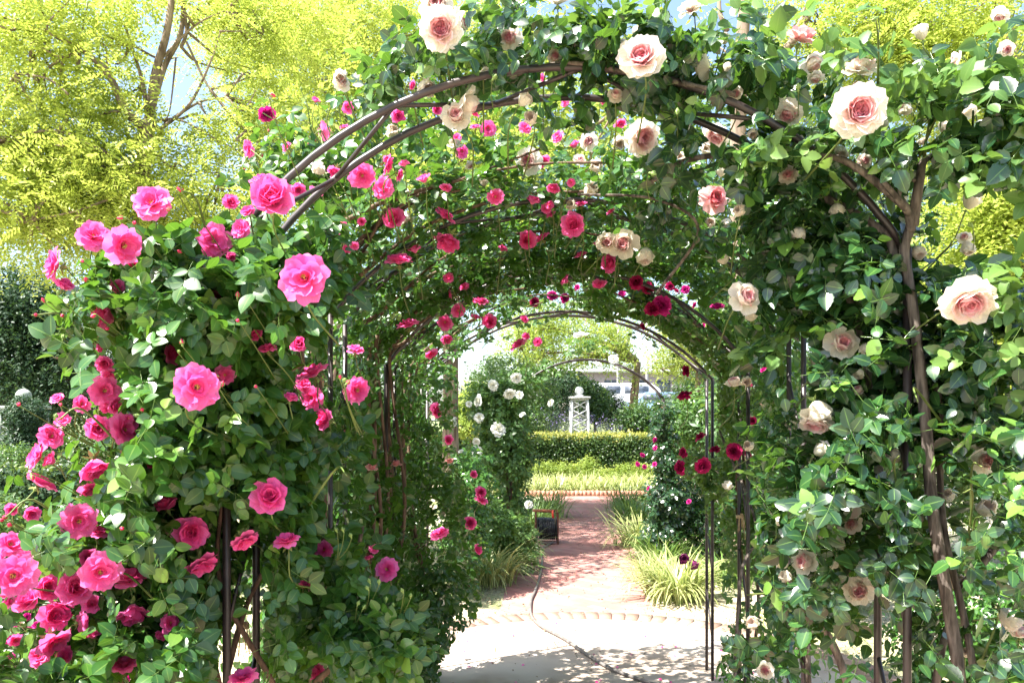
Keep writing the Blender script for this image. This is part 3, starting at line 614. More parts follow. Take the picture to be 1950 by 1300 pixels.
# depth of each list decided first so the leaves leave them visible
mb_root = [None]
def shoot(mb, tip, base, r=0.0025, leaves=None, n=4):
    tip = np.array(tip); base = np.array(base); mid = (tip + base) / 2 + np.array([0, -0.02, 0.06]) + rng.normal(0, 0.02, 3)
    mb = MB(); mb.tube([base, mid, tip], [r * 1.5, r * 1.1, r * .7], 5, smooth=5); mb.build('stem', M['stem'], mb_root[0])
    if leaves is not None:
        for t in np.linspace(0.35, 0.95, n):
            leaves.append(base * (1 - t) ** 2 + 2 * mid * t * (1 - t) + tip * t * t)
# ---- near left: hot pink climbing rose
rootA = thing('climbing_rose', 'big bush of hot pink climbing roses filling the left side, round glossy leaves', 'rose bush', (-0.85, 2.0, 0), 'climbing roses of the tunnel')
stA = MB(); bushA = lambda p: np.array([p[0] * 0.9 - 0.05, p[1] + 0.25, p[2] - 0.12])
def YA(px, py, r):
    base = 0.086 * FP / (2 * r)
    if px > 560 and py > 640: return float(np.clip(base, 2.0, 2.5))
    return float(np.clip(base * 0.5 + 0.5 * 1.72, 1.58, 1.98))
populate(rootA, LEFT, 0.086, 1.6, 2.5, stA, bushA, YA)
mb_root[0] = rootA
BUDS_A = [(140,560),(152,590),(120,600),(85,575),(95,625),(165,535),(340,362),(325,400),(155,495),(345,480),(452,565),(453,610),(470,575),(347,655),(340,670),(420,735),(410,715),(487,735),(648,720),(655,725),(8,985),(20,1000),(5,990),(35,770),(105,795),(115,770),(60,905),(180,600),(110,560),(205,625),
          (255,425),(235,415),(345,365),(660,730),(270,780),(258,790),(575,505),(515,180),(232,1005),(45,890),(120,645),(70,600)]
for px, py in BUDS_A:
    Y = rng.uniform(1.68, 1.9); bloom(rootA, random.choice('bbg'), P(px, py, Y), facing('u', px, py, Y), rng.uniform(5.0, 7.5) * Y / FP, stems=stA, bush=bushA(P(px, py, Y)))
    SPOTS.append((px, py - 4, 8, Y))
E_A = [(690,1215,2.18,100,60,.12,.9),(760,1230,2.2,60,50,.1,.6),(660,1070,2.25,60,40,.12,.5),(430,590,2.0,210,120,.28),(235,610,1.92,120,100,.22),(330,560,1.95,200,110,.25),(330,760,1.98,170,190,.32),(240,930,1.92,190,150,.32),(150,1130,1.88,190,170,.3),(90,1260,1.85,170,120,.25),(400,1010,2.08,200,230,.3),
       (570,760,2.25,130,200,.25,.8),(540,560,2.1,120,120,.2),(330,1220,2.0,230,120,.3),(600,1220,2.42,120,110,.2,.6),(560,1000,2.42,120,160,.2,.6),(700,1200,2.3,80,90,.12,.9),(500,480,2.0,90,60,.15,.6),(130,590,1.88,60,60,.15,.4),(500,445,2.05,100,50,.18,.9),(410,500,2.0,130,60,.2,.9),(590,420,2.1,70,50,.15,.8),(300,500,1.95,110,60,.2,.8),(200,540,1.9,90,60,.18,.7)]
depth_mask(); pts, N = ell_scatter(E_A, 8600); kp = cull(pts); pts, N = pts[kp], N[kp]
foliage('foliage', rootA, M['leaf_mid'], T_pink, pts, N, (0.8, 1.3), tipshare=0.08, wild=1.0, tone=(0.05, .8))
if True:
    for _ in range(24): SPOTS.append((rng.uniform(120, 600), rng.uniform(560, 1280), rng.uniform(8, 22), 1.98))
for a, b_, r in (((430,1290,2.2),(560,1000,2.3),.009),((600,1300,2.35),(690,1000,2.4),.011),((520,1300,2.2),(430,900,2.1),.008)):
    mb = MB(); mb.tube([P(*a), (P(*a) + P(*b_)) / 2 + rng.normal(0, .04, 3), P(*b_)], [r, r * .8, r * .6], 8, smooth=8); mb.build('cane', M['cane'], rootA)
for px, py, bx, by in ((340,362,400,470),(270,545,380,600),(90,575,220,640),(60,600,190,680),(10,985,150,1020),(640,330,560,480),(660,905,590,960),(215,1090,330,1180),(420,715,430,860),(320,620,450,700),(140,520,260,600),(110,800,240,860),(200,330,420,470)):
    if by - py > 130: continue
    shoot(stA, P(px, py, 1.85), P(bx, by, 2.0))
# upright sprays of green buds, lower centre
for px, py in ((690,1150),(725,1160),(765,1145),(705,1120),(655,1020)):
    base = P(px - 14, py + 48, 2.2); tip = P(px, py, 2.12)
    for k in range(3):
        p = tip + rng.normal(0, 0.014, 3); d_ = tuple(unit(np.array([rng.normal(0, .3), -.2, 1]))); bloom(rootA, 'g', p, d_, 0.0075, stems=stA, bush=base); SPOTS.append((px, py, 14, 2.1))
stA.build('stems', M['stem'], rootA)
b = MB()
for a in (-0.86, -0.95, -0.78, -1.05):
    x = a; b.tube([(x, 2.25, 0), (x + .05, 2.28, .5), (x - .06, 2.2, 1.1), (x + .1, 2.2, 1.7), (x + .25, 2.2, 2.1)], [.014, .012, .011, .009, .006], 8, smooth=6); b.build('cane', M['cane'], rootA); b = MB()

# ---- tunnel roof and walls: hot pink, inner
def shell(n, Y0, Y1, dens, thick=0.14, inset=0.05):
    """Points on the tunnel's skin; dens(u) with u in 0..1 from left foot over the roof to right foot."""
    out = []; nor = []
    while len(out) < n:
        Y = rng.uniform(Y0, Y1); zk, za = arch_h(Y); s = za - zk; R = (HALF ** 2 + s * s) / (2 * s); a0 = math.asin(HALF / R)
        arcl = 2 * a0 * R; T = 2 * zk + arcl; u = rng.random()
        if rng.random() > dens(u, Y): continue
        t = u * T
        if t < zk: p = np.array([-HALF, 0, t]); nn = np.array([-1, 0, 0.0])
        elif t > zk + arcl: p = np.array([HALF, 0, T - t]); nn = np.array([1, 0, 0.0])
        else:
            a = -a0 + (t - zk) / R; p = np.array([R * math.sin(a), 0, za - R + R * math.cos(a)]); nn = np.array([math.sin(a), 0, math.cos(a)])
        off = abs(rng.normal(0, thick)) - inset * rng.random()
        out.append(p + nn * off + np.array([tcx(Y), Y, 0])); nor.append(nn + np.array([0, -0.3, -0.2]))
    return np.array(out), unit(np.array(nor))
def rose_in_tunnel(label, n, Y0, Y1, dens, lst, size, lo, hi, mat_key, thick=0.14, base=(0, 0, 0), extraE=None, nE=0, inset=.05, Yf=None, tone=(.1, .7), cane=True, scale=(.85, 1.2)):
    root = thing('climbing_rose', label, 'rose bush', base, 'climbing roses of the tunnel'); st = MB()
    populate(root, lst, size, lo, hi, st, lambda p: np.array([p[0] * 0.98, p[1] + 0.1, p[2] + 0.1]), Yf, detail=True)
    return root, st, (n, Y0, Y1, dens, mat_key, thick, inset, extraE, nE, tone, scale)
def Yroof(px, py, r):      # hanging blooms: on the roof where the sight line meets it, else by size
    best = None; y = 2.15
    while y < 5.0:
        p = P(px, py, y); zk, za = arch_h(y); s = za - zk; R = (HALF ** 2 + s * s) / (2 * s); dx = p[0] - tcx(y)
        if abs(dx) < HALF: zr = za - R + math.sqrt(max(0, R * R - dx * dx))
        else: zr = -1
        if p[2] > zr - 0.06 : return float(np.clip(y - 0.03, 2.1, 4.9)) if abs(dx) < HALF + .1 else 2.4
        y += 0.02
    return 4.8
def Yin(px, py, r):
    base = 0.085 * FP / (2 * r)
    if py < 300: return float(np.clip(base, 2.3, 3.4))
    return float(np.clip(min(base, 9), 2.3, max(2.4, min(Yside(px, py), 4.8))))
def Yside(px, py):         # first Y at which the sight line leaves the tunnel
    y = 2.15
    while y < 5.2:
        p = P(px, py, y); zk, za = arch_h(y); s = za - zk; R = (HALF ** 2 + s * s) / (2 * s); dx = p[0] - tcx(y)
        if abs(dx) > HALF - 0.03: return y
        if p[2] > za - R + math.sqrt(max(0, R * R - dx * dx)) - 0.04: return y
        y += 0.02
    return 5.2
pend = []
pend.append(rose_in_tunnel('hot pink climbing roses hanging inside the tunnel roof behind the first arch', 7600, 2.55, 3.9,
    lambda u, Y: 1.0 if u < .27 else (0.95 if u < .62 else 0.65 if u < .72 else 0.15), INNER, .085, 2.3, 4.9, 'leaf_mid', base=(tcx(3) - .95, 3.0, 0), Yf=Yin, thick=.1, inset=.07,
    extraE=[(640,290,2.9,90,90,.3,.6),(560,320,2.9,80,70,.3,.5),(760,230,2.9,110,60,.3,.7),(520,260,3.0,60,60,.25,.25),(900,250,2.9,120,50,.3,.8),(480,330,2.9,50,50,.2,.25)], nE=620))
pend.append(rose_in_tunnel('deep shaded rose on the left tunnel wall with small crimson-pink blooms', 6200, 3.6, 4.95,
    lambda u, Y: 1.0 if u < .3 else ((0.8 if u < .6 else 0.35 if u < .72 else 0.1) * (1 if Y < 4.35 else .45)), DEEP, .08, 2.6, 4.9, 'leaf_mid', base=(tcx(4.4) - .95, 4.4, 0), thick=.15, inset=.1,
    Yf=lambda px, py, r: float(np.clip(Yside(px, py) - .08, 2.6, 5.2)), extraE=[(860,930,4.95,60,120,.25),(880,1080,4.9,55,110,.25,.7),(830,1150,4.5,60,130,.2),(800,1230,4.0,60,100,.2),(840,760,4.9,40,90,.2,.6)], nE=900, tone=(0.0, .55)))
pend.append(rose_in_tunnel('dark crimson climbing roses on the right side of the rear arches', 1800, 3.7, 4.9,
    lambda u, Y: 0.0 if u < .5 else (0.7 if u < .72 else 0.5 if u < .83 else .05), RED, .075, 3.6, 5.0, 'leaf_fresh', base=(tcx(4.6) + .95, 4.7, 0), thick=.12,
    Yf=lambda px, py, r: float(np.clip(.075 * FP / (2 * r), 3.7, 4.9)), extraE=[(1360,930,4.9,75,75,.25,1.2),(1320,900,5.0,40,50,.2,.6),(1400,800,4.6,55,70,.2,.6),(1300,600,4.6,110,60,.25,1.1),(1150,570,4.8,140,30,.2,.9),(1420,620,4.3,90,90,.3,.9),(1330,990,5.0,40,50,.2,.6),(1420,900,4.4,60,90,.2,.8),(1450,1010,4.2,60,80,.2,.7),(1400,720,4.5,50,60,.2,.6),(1385,1060,4.6,30,60,.15,.3)], nE=1900, tone=(.1, .8)))
# ---- near right: cream and pink climbing rose
rootB = thing('climbing_rose', 'large cream and blush-pink climbing rose filling the right side and the top', 'rose bush', (1.08, 2.1, 0), 'climbing roses of the tunnel')
stB = MB()
def YB(px, py, r):
    if px < 720: return 2.35
    b_ = .105 * FP / (2 * r)
    if px < 1400 and 230 < py < 520: return float(np.clip(b_, 2.05, 3.0))
    if px < 1470 and py > 600: return float(np.clip(b_, 2.2, 3.2))
    return float(np.clip(b_ * 0.35 + 0.65 * 1.85, 1.66, 2.15))
populate(rootB, PALE, .105, 1.7, 3.2, stB, lambda p: np.array([p[0] * 1.02 + .03, p[1] + .22, p[2] - .12]), YB)
for px, py in ((1668,35),(1850,430),(1790,620),(1560,930),(1630,940),(1905,640),(1290,210),(1520,170),(940,150),(1240,330)):
    Y = 1.95; bloom(rootB, 'g', P(px, py, Y), facing('u', px, py, Y), 7 * Y / FP, stems=stB, bush=P(px, py + 60, 2.2)); SPOTS.append((px, py - 4, 9, Y))
mb_root[0] = rootB
for poly_ in ([(1722,490),(1735,560),(1752,700),(1762,830)], [(1775,940),(1800,1120),(1822,1250)], [(1738,420),(1750,340),(1760,305)], [(1720,400),(1680,360),(1610,312)], [(1250,342),(1310,306),(1400,298)], [(1790,900),(1798,850),(1790,760)], [(1835,1180),(1850,1260)], [(1560,1180),(1600,1260)], [(1640,640),(1615,560)]):
    for (x0_, y0_), (x1_, y1_) in zip(poly_[:-1], poly_[1:]):
        for t_ in np.linspace(0, 1, 9):
            if math.sin(t_ * 7 + x0_ * .7) > (.15 if x0_ > 1700 and y0_ > 480 else -.35): SPOTS.append((x0_ + (x1_ - x0_) * t_, y0_ + (y1_ - y0_) * t_, 13, 2.02))
for _ in range(26):      # openings where one looks into the bush
    SPOTS.append((rng.uniform(1450, 1930), rng.uniform(380, 1280), rng.uniform(10, 26), 2.12))
E_B = [(1720,640,2.15,230,190,.3),(1860,720,2.05,140,200,.28),(1600,760,2.1,170,170,.28),(1560,930,2.05,150,130,.25),(1850,960,1.95,160,180,.28),(1660,1040,2.05,200,130,.25),(1880,1180,2.0,130,150,.25),(1560,1100,2.1,110,80,.2,.8),
       (1560,430,2.2,180,120,.25,.8),(1420,290,2.15,240,80,.22,.75),(1680,270,2.05,220,70,.22,.8),(1880,260,1.9,130,90,.22),(1860,130,1.9,120,60,.2,.35),(1480,130,2.1,200,60,.2,.6),(1250,110,2.1,220,80,.22,.85),(1020,80,2.1,180,70,.2,.85),(830,110,2.15,110,60,.15,.5),
       (1470,600,2.25,80,130,.15,.55),(1640,480,2.15,110,80,.2,.7),(1450,1190,2.5,60,90,.12,.45),(1700,1200,2.1,140,60,.2,.3),(1080,220,2.3,140,40,.12,.45),(1250,250,2.4,150,60,.15,.5),(1440,1260,2.5,80,60,.12,.35),(1400,960,2.9,70,60,.15,.5),(1330,390,2.7,140,70,.15,.35),(720,190,2.3,90,50,.15,.35),(1400,1040,3.0,50,120,.1,.12)]
GB = [([(1350,0),(1950,0),(1950,120),(1600,95),(1350,95)], 3.0, .5), ([(1770,330),(1950,320),(1950,500),(1870,520),(1800,480)], 3.0, 0.85), ([(1500,1150),(1690,1150),(1690,1300),(1500,1300)], 3.0, .45), ([(640,160),(800,180),(900,175),(640,330)], 2.6, .5), ([(1640,330),(1790,300),(1790,500),(1700,520)], 2.1, .6), ([(1770,1130),(1880,1130),(1880,1300),(1770,1300)], 2.2, .75),
      ([(1720,500),(1775,500),(1800,1130),(1745,1130)], 2.12, .55), ([(600,0),(1950,0),(1950,28),(700,28)],3,.45)]
depth_mask(); pts, N = ell_scatter(E_B, 6400); kp = cull(pts, extra=GB); pts, N = pts[kp], N[kp]
foliage('foliage', rootB, M['leaf_dark'], T_pale, pts, N, (0.7, 1.3), tipshare=0.13, tone=(.05, .8), wild=.95)
E_T = [(1850,170,1.85,130,120,.2),(1700,130,2.0,130,70,.2,.7),(1560,90,2.05,120,60,.2,.8),(1350,60,2.1,140,45,.2,.8),(1850,330,1.9,110,70,.2,.7),(1150,50,2.1,160,40,.2,.8),(900,60,2.1,120,50,.15,.6),(740,150,2.25,90,60,.1,.5),(1600,290,2.0,200,60,.15,.6),(1900,620,1.85,60,160,.15,.5),(1450,660,2.3,70,110,.15,.4)]
pts, N = ell_scatter(E_T, 760); kp = cull(pts, extra=GB[:2]); pts, N = pts[kp], N[kp]
foliage('new_shoots', rootB, M['leaf_fresh'], T_pale, pts, N, (0.8, 1.3), tone=(.3, 1), wild=1.0)
b = MB()
def cane(mb, pl, r0, r1, n=10):
    mb = MB(); pl = [P(*q) for q in pl]; mb.tube(pl, np.linspace(r0, r1, len(pl)), n, smooth=7); mb.build('cane', M['cane_grey'], rootB)
cane(b, [(1835,1400,2.0),(1822,1250,2.0),(1800,1120,2.0),(1775,960,2.03),(1765,830,2.05),(1752,700,2.07),(1735,560,2.08),(1722,480,2.08),(1738,420,2.07)], .0165, .0125)
cane(b, [(1738,430,2.07),(1745,380,2.05),(1752,340,2.05),(1760,305,2.07),(1790,295,2.1)], .015, .008)
cane(b, [(1735,440,2.07),(1728,400,2.05),(1690,365,2.03),(1640,325,2.03),(1590,300,2.05),(1540,300,2.1)], .0125, .007)
cane(b, [(1738,418,2.07),(1715,385,2.02),(1680,345,2.0)], .01, .007)
cane(b, [(1745,345,2.05),(1718,340,2.03),(1712,375,2.03)], .006, .005)
cane(b, [(1690,560,2.1),(1700,470,2.12),(1650,420,2.15),(1560,370,2.2),(1480,320,2.25),(1400,297,2.25),(1310,305,2.25),(1240,345,2.3)], .014, .007)
cane(b, [(1870,1400,2.05),(1850,1250,2.05),(1830,1150,2.05),(1800,1020,2.08),(1790,900,2.1),(1798,850,2.1),(1790,760,2.1),(1760,690,2.1)], .010, .007)
cane(b, [(1770,1400,2.15),(1790,1250,2.15),(1810,1150,2.2),(1760,1000,2.2),(1730,880,2.2)], .012, .008)
cane(b, [(1640,1400,2.3),(1600,1260,2.3),(1560,1180,2.3),(1520,1120,2.35),(1470,1060,2.5),(1450,1010,2.6)], .012, .009)
cane(b, [(1660,740,2.2),(1640,640,2.2),(1615,560,2.2),(1600,480,2.2)], .012, .008)
cane(b, [(1930,1000,2.1),(1880,1060,2.1),(1830,1120,2.1)], .01, .012)
cane(b, [(1395,1400,3.4),(1410,1100,3.6),(1440,1000,3.8),(1370,820,4.4)], .008, .006)
cane(b, [(1540,1300,3.0),(1530,1100,3.0),(1480,1040,3.1),(1455,1060,3.1)], .01, .006)
cane(b, [(880,165,2.25),(960,150,2.2),(1080,120,2.1),(1250,150,2.1),(1400,180,2.1)], .004, .007)
cane(b, [(1250,560,2.9),(1330,440,2.7),(1250,380,2.6),(1100,370,2.6)], .006, .004)
for px, py, bx, by in ((1757,80,1770,220),(1668,30,1672,160),(1735,215,1760,300),(1790,238,1750,300),(1854,216,1850,330),(1712,860,1720,990),(1833,930,1835,1080),(1868,975,1850,1100),(1870,880,1850,1000),(1748,757,1790,800),(1840,560,1850,700),(1900,1160,1860,1280)):
    shoot(stB, P(px, py + 8, 1.9), P(bx, by, 2.05))
stB.build('stems', M['stem'], rootB)

for (root, st, (n, Y0, Y1, dens, mk, thick, inset, eE, nE, tone, sc)) in pend:
    p1, n1 = shell(n, Y0, Y1, dens, thick, inset)
    if nE:
        p2, n2 = ell_scatter(eE, nE); p1 = np.concatenate([p1, p2]); n1 = np.concatenate([n1, n2])
    kp = cull(p1, pad=1.0); p1, n1 = p1[kp], n1[kp]
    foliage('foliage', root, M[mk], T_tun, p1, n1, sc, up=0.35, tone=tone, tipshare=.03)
    st.build('stems', M['stem'], root)
    b = MB()
    lr = root.location.x < 0
    if root.location.y < 3.5:      # long shoots with buds standing above the roof
        for px, py, bx, by in ((500,215,600,330),(478,285,570,360),(548,280,620,370),(610,250,650,330),(560,230,620,330),(640,180,660,290),(530,330,600,400),(585,200,640,300),(700,200,720,280),(455,300,540,370)):
            tp_ = P(px, py, 2.95); bs_ = P(bx, by, 3.0); mb = MB(); mb.tube([bs_, (tp_ + bs_) / 2 + rng.normal(0, .04, 3), tp_], [.004, .003, .0018], 6, smooth=6); mb.build('stem', M['stem'], root)
            for q in range(4):
                pp_ = tp_ * (1 - q * .12) + bs_ * q * .12 + rng.normal(0, .03, 3); bloom(root, 'gbg'[q % 3], pp_, tuple(unit(np.array([rng.normal(0, .4), -.2, 1]))), .0075, stems=st, bush=bs_)
    for k in range(11 if lr else 2):
        Y = rng.uniform(Y0, Y1); zk, za = arch_h(Y); s = za - zk; R = (HALF ** 2 + s * s) / (2 * s); sg = -1 if lr else 1
        cx = tcx(Y); x = cx + sg * (HALF + rng.uniform(-.03, .08)); pl = [(x, Y, 0), (x + rng.normal(0, .04), Y, .6), (x + rng.normal(0, .04), Y + rng.normal(0, .05), 1.2), (x, Y, zk)]
        amax = rng.uniform(.3, 1.5); a0 = math.asin(HALF / R)
        for a in np.linspace(.15, amax, 4):
            aa = sg * (a0 - a * a0 * .9); pl.append((cx + (R - .0) * math.sin(aa) , Y + rng.normal(0, .06), za - R + R * math.cos(aa) + rng.normal(0, .02) + .02))
        b = MB(); b.tube(pl, np.linspace(rng.uniform(.009, .017), .004, len(pl)), 8, smooth=6); b.build('cane', M['cane'], root)

# ---- white rose and dark column rose at the far arch
WHITE = [(940,733,10,'W','f'),(970,748,11,'W','f'),(983,719,10,'W','f'),(913,764,11,'W','l'),(989,752,8,'W','f'),(912,795,9,'W','f'),(947,819,14,'W','f'),(866,804,9,'W','l'),(908,860,11,'W','f'),(1007,961,8,'W','f'),(1050,767,7,'W','f'),(893,770,6,'W','u'),(907,840,7,'W','u'),(995,790,6,'W','u'),(1105,641,12,'W','s'),(1168,685,9,'W','f'),(1138,695,8,'W','s'),(878,860,5,'W','u')]
r7 = thing('climbing_rose', 'white climbing rose on the left post of the farthest arch', 'rose bush', tuple(P(970, 1061, 9.3)), 'climbing roses of the tunnel')
r7.location.z = 0; st = MB()
populate(r7, WHITE, .1, 8.6, 9.2, st, lambda p: p + np.array([0, .2, -.1]), lambda px, py, r: 8.95, detail=False)
E7 = [(960,790,9.3,50,70,.35),(980,860,9.3,45,60,.3),(925,760,9.3,40,45,.3),(985,730,9.3,45,30,.3),(930,850,9.4,45,45,.3,.7),(970,940,9.4,40,60,.25,.7),(1040,700,9.4,60,14,.12,.4),(1110,655,9.4,60,14,.12,.3)]
SP_KEEP = SPOTS; 
def cull_far(pts):
    x, y = proj(pts); keep = np.ones(len(pts), bool)
    for px, py, r, Y in SPOTS:
        if Y > 7: keep &= ~(((x - px) ** 2 + (y - py) ** 2 < (r + 4) ** 2) & (pts[:, 1] < Y + .03))
    return keep
pts, N = ell_scatter(E7, 2000); kp = cull_far(pts)
foliage('foliage', r7, M['leaf_fresh'], T_far, pts[kp], N[kp], (.9, 1.4), tone=(.1, .9)); st.build('stems', M['stem'], r7)
b = MB(); x0 = r7.location.x
for k in range(4): b = MB(); b.tube([(x0 + rng.normal(0, .04), 9.3, 0), (x0 + rng.normal(0, .04), 9.3, .8), (x0 + rng.normal(0, .05), 9.3, 1.6)], .012, 6, smooth=4); b.build('cane', M['cane'], r7)
r8 = thing('climbing_rose', 'dark-leaved climbing rose column on the right post of the farthest arch', 'rose bush', (tcx(9.29) + HALF, 9.35, 0), 'climbing roses of the tunnel')
E8 = [(1262,800,9.3,22,40,.2),(1268,870,9.3,30,50,.25),(1270,950,9.3,42,60,.3),(1262,1010,9.3,38,45,.3)]
pts, N = ell_scatter(E8, 1100); foliage('foliage', r8, M['leaf_dark'], T_far, pts, N, (.9, 1.3), tone=(0, .6))
st = MB()
for px, py in ((1246,837),(1248,853),(1215,883),(1247,884),(1228,888),(1224,865),(1312,955),(1236,930)):
    bloom(r8, 'M', P(px, py, 9.0), facing('u', px, py, 9), 5 * 9 / FP, stems=st, bush=P(1262, py + 10, 9.3), detail=False)
st.build('stems', M['stem'], r8)
b = MB()
for k in range(4): b = MB(); b.tube([(r8.location.x + rng.normal(0, .04), 9.4, 0), (r8.location.x + rng.normal(0, .04), 9.4, .9), (r8.location.x + rng.normal(0, .04), 9.4, 1.8)], .012, 6, smooth=4); b.build('cane', M['cane'], r8)

# ------------------------------------------------------------------ ground, circle, path
def sheet(name, poly, z, m, kind='structure'):
    me = bpy.data.meshes.new(name); me.from_pydata([(x, y, z) for x, y in poly], [], [list(range(len(poly)))]); me.materials.append(m)
    o = bpy.data.objects.new(name, me); C.objects.link(o); o['kind'] = kind; return o
m, n, l, p = mat('garden_soil')
tc = n.new('ShaderNodeTexCoord'); n1 = n.new('ShaderNodeTexNoise'); n1.inputs['Scale'].default_value = 0.9; n1.inputs['Detail'].default_value = 5; l.new(tc.outputs['Object'], n1.inputs[0])
n2 = n.new('ShaderNodeTexNoise'); n2.inputs['Scale'].default_value = 28; n2.inputs['Detail'].default_value = 8; l.new(tc.outputs['Object'], n2.inputs[0])
c1 = ramp(n, l, n2.outputs[0], [(.3, (.22, .17, .11)), (.5, (.42, .36, .26)), (.7, (.58, .52, .38))])
c2 = ramp(n, l, n2.outputs[0], [(.3, (.08, .12, .03)), (.7, (.24, .28, .1))])
col = mixc(n, l, ramp(n, l, n1.outputs[0], [(.5, (0, 0, 0)), (.62, (1, 1, 1))]), c1, c2)
l.new(col, p.inputs['Base Color']); p.inputs['Roughness'].default_value = 1.0
bp = n.new('ShaderNodeBump'); bp.inputs['Strength'].default_value = .8; bp.inputs['Distance'].default_value = .02; l.new(n2.outputs[0], bp.inputs['Height']); l.new(bp.outputs[0], p.inputs['Normal'])
sheet('ground', [(-300, -60), (300, -60), (300, 600), (-300, 600)], 0, m)
CC = (0.55, 4.75); CR = 1.66
m = noise_mat('pale_concrete', (0.27, 0.20, 0.15), (0.42, 0.35, 0.29), 7, 0.95, 0.3, c3=(0.44, 0.385, 0.33), lo=.25, hi=.7, detail=10)
sheet('round_paving', [(CC[0] + CR * math.cos(a), CC[1] + CR * math.sin(a)) for a in np.linspace(0, 2 * math.pi, 96, endpoint=False)], 0.02, m)
b = MB(); nb = 104
for i in range(nb):
    a = 2 * math.pi * i / nb; hw = math.pi * (CR + .1) / nb * 0.9
    b.box((CC[0] + (CR + .115) * math.cos(a), CC[1] + (CR + .115) * math.sin(a), 0.004), (0.105, hw, 0.02 + rng.uniform(-.0015, .0015)), a, rnd=rng.random())
mb_, n, l, p = mat('edge_brick'); at = n.new('ShaderNodeAttribute'); at.attribute_name = 'rnd'
col = ramp(n, l, at.outputs['Fac'], [(0, (.22, .14, .10)), (.5, (.28, .19, .14)), (1, (.34, .25, .19))]); l.new(col, p.inputs[0]); p.inputs['Roughness'].default_value = .9
o = b.build('brick_edging', mb_, None, smooth=False); o['kind'] = 'structure'
# herringbone brick path
m, n, l, p = mat('herringbone_brick')
tc = n.new('ShaderNodeTexCoord'); mp = n.new('ShaderNodeMapping'); l.new(tc.outputs['Object'], mp.inputs[0]); mp.inputs['Rotation'].default_value = (0, 0, rad(45))
br = n.new('ShaderNodeTexBrick'); l.new(mp.outputs[0], br.inputs[0]); br.inputs['Scale'].default_value = 1.0; br.inputs['Brick Width'].default_value = .21; br.inputs['Row Height'].default_value = .1; br.inputs['Mortar Size'].default_value = .006
br.inputs['Color1'].default_value = (.30, .12, .105, 1); br.inputs['Color2'].default_value = (.40, .18, .155, 1); br.inputs['Mortar'].default_value = (.2, .13, .10, 1)
nz = n.new('ShaderNodeTexNoise'); nz.inputs['Scale'].default_value = 2.2; nz.inputs['Detail'].default_value = 7; l.new(tc.outputs['Object'], nz.inputs[0])
f = ramp(n, l, nz.outputs[0], [(.46, (0, 0, 0)), (.7, (.75, .75, .75))]); col = mixc(n, l, f, br.outputs[0], (.32, .21, .18))
l.new(col, p.inputs[0]); p.inputs['Roughness'].default_value = .9
bp = n.new('ShaderNodeBump'); bp.inputs['Strength'].default_value = .4; bp.inputs['Distance'].default_value = .006; l.new(br.outputs['Fac'], bp.inputs['Height']); bp.invert = True; l.new(bp.outputs[0], p.inputs['Normal'])
pl = [(0.52, 6.3, .64), (0.62, 8, .66), (0.85, 10, .68), (1.15, 12.5, .72), (1.6, 16.2, .95)]
sheet('brick_path', [(x - h, y) for x, y, h in pl] + [(x + h, y) for x, y, h in reversed(pl)], 0.012, m)
sheet('near_path', [(-0.45, -3), (0.7, -3), (1.15, 3.3), (-.05, 3.3)], 0.012, m)
# low brick kerb where the bed begins
b = MB()
for i in range(34): b.box((0.3 + i * .085, 16.3 + rng.normal(0, .006), 0.055), (0.036, 0.05, .06 + rng.uniform(-.006, .006)), rng.normal(0, .03), rnd=rng.random())
mk_ = noise_mat('kerb_brick', (.40, .17, .12), (.55, .28, .2), 9, .9)
o = b.build('brick_kerb', mk_, None, False); o['kind'] = 'structure'
# raised ground with the street far behind the garden
bm_ = [(-120, 30, 0), (-120, 37, 1.35), (-120, 140, 1.6), (120, 140, 1.6), (120, 37, 1.35), (120, 30, 0)]
me = bpy.data.meshes.new('raised_ground'); me.from_pydata([(-120, 30, -.02), (120, 30, -.02), (-120, 37, 1.35), (120, 37, 1.35), (-120, 180, 1.6), (120, 180, 1.6)], [], [(0, 1, 3, 2), (2, 3, 5, 4)]); me.materials.append(noise_mat('bank_grass', (.1, .14, .05), (.22, .25, .12), 3)); o = bpy.data.objects.new('raised_ground', me); C.objects.link(o); o['kind'] = 'structure'
sheet('street', [(-100, 39), (100, 39), (100, 52), (-100, 52)], 1.405, noise_mat('street_asphalt', (.12, .12, .12), (.2, .2, .2), 20))

# ------------------------------------------------------------------ blades, tufts, litter
def blades(pts, L, W, lean=0.5, rows=5, tmin=.1, tmax=.9, dirs=None):
    k = len(pts); az = rng.uniform(0, 6.28, k) if dirs is None else dirs; ln = L * rng.uniform(.6, 1.15, k); le = lean * rng.uniform(.4, 1.5, k)
    t = np.linspace(0, 1, rows + 1); D = np.stack([np.cos(az), np.sin(az), np.zeros(k)], 1); S = np.stack([-np.sin(az), np.cos(az), np.zeros(k)], 1)
    V = []; 
    for i, tt in enumerate(t):
        ang = le * tt * 1.7
        r = ln * tt * np.sin(ang * .75 + .12); z = ln * (tt * np.cos(ang * .8)); w = W * (1 - tt ** 2.2) * .5 + .0006
        for s in (-1, 1): V.append(pts + D * r[:, None] + np.array([0, 0, 1]) * z[:, None] + S * (s * w))
    V = np.stack(V, 1).reshape(-1, 3); nv = 2 * (rows + 1)
    f = np.array([(2 * i, 2 * i + 1, 2 * i + 3, 2 * i + 2) for i in range(rows)]); F = (f[None] + (np.arange(k) * nv)[:, None, None]).reshape(-1, 4)
    U = np.tile(np.array([(s, tt) for tt in t for s in (0, 1)]), (k, 1)); R = np.repeat(rng.uniform(tmin, tmax, k), nv)
    return V, F, U, R
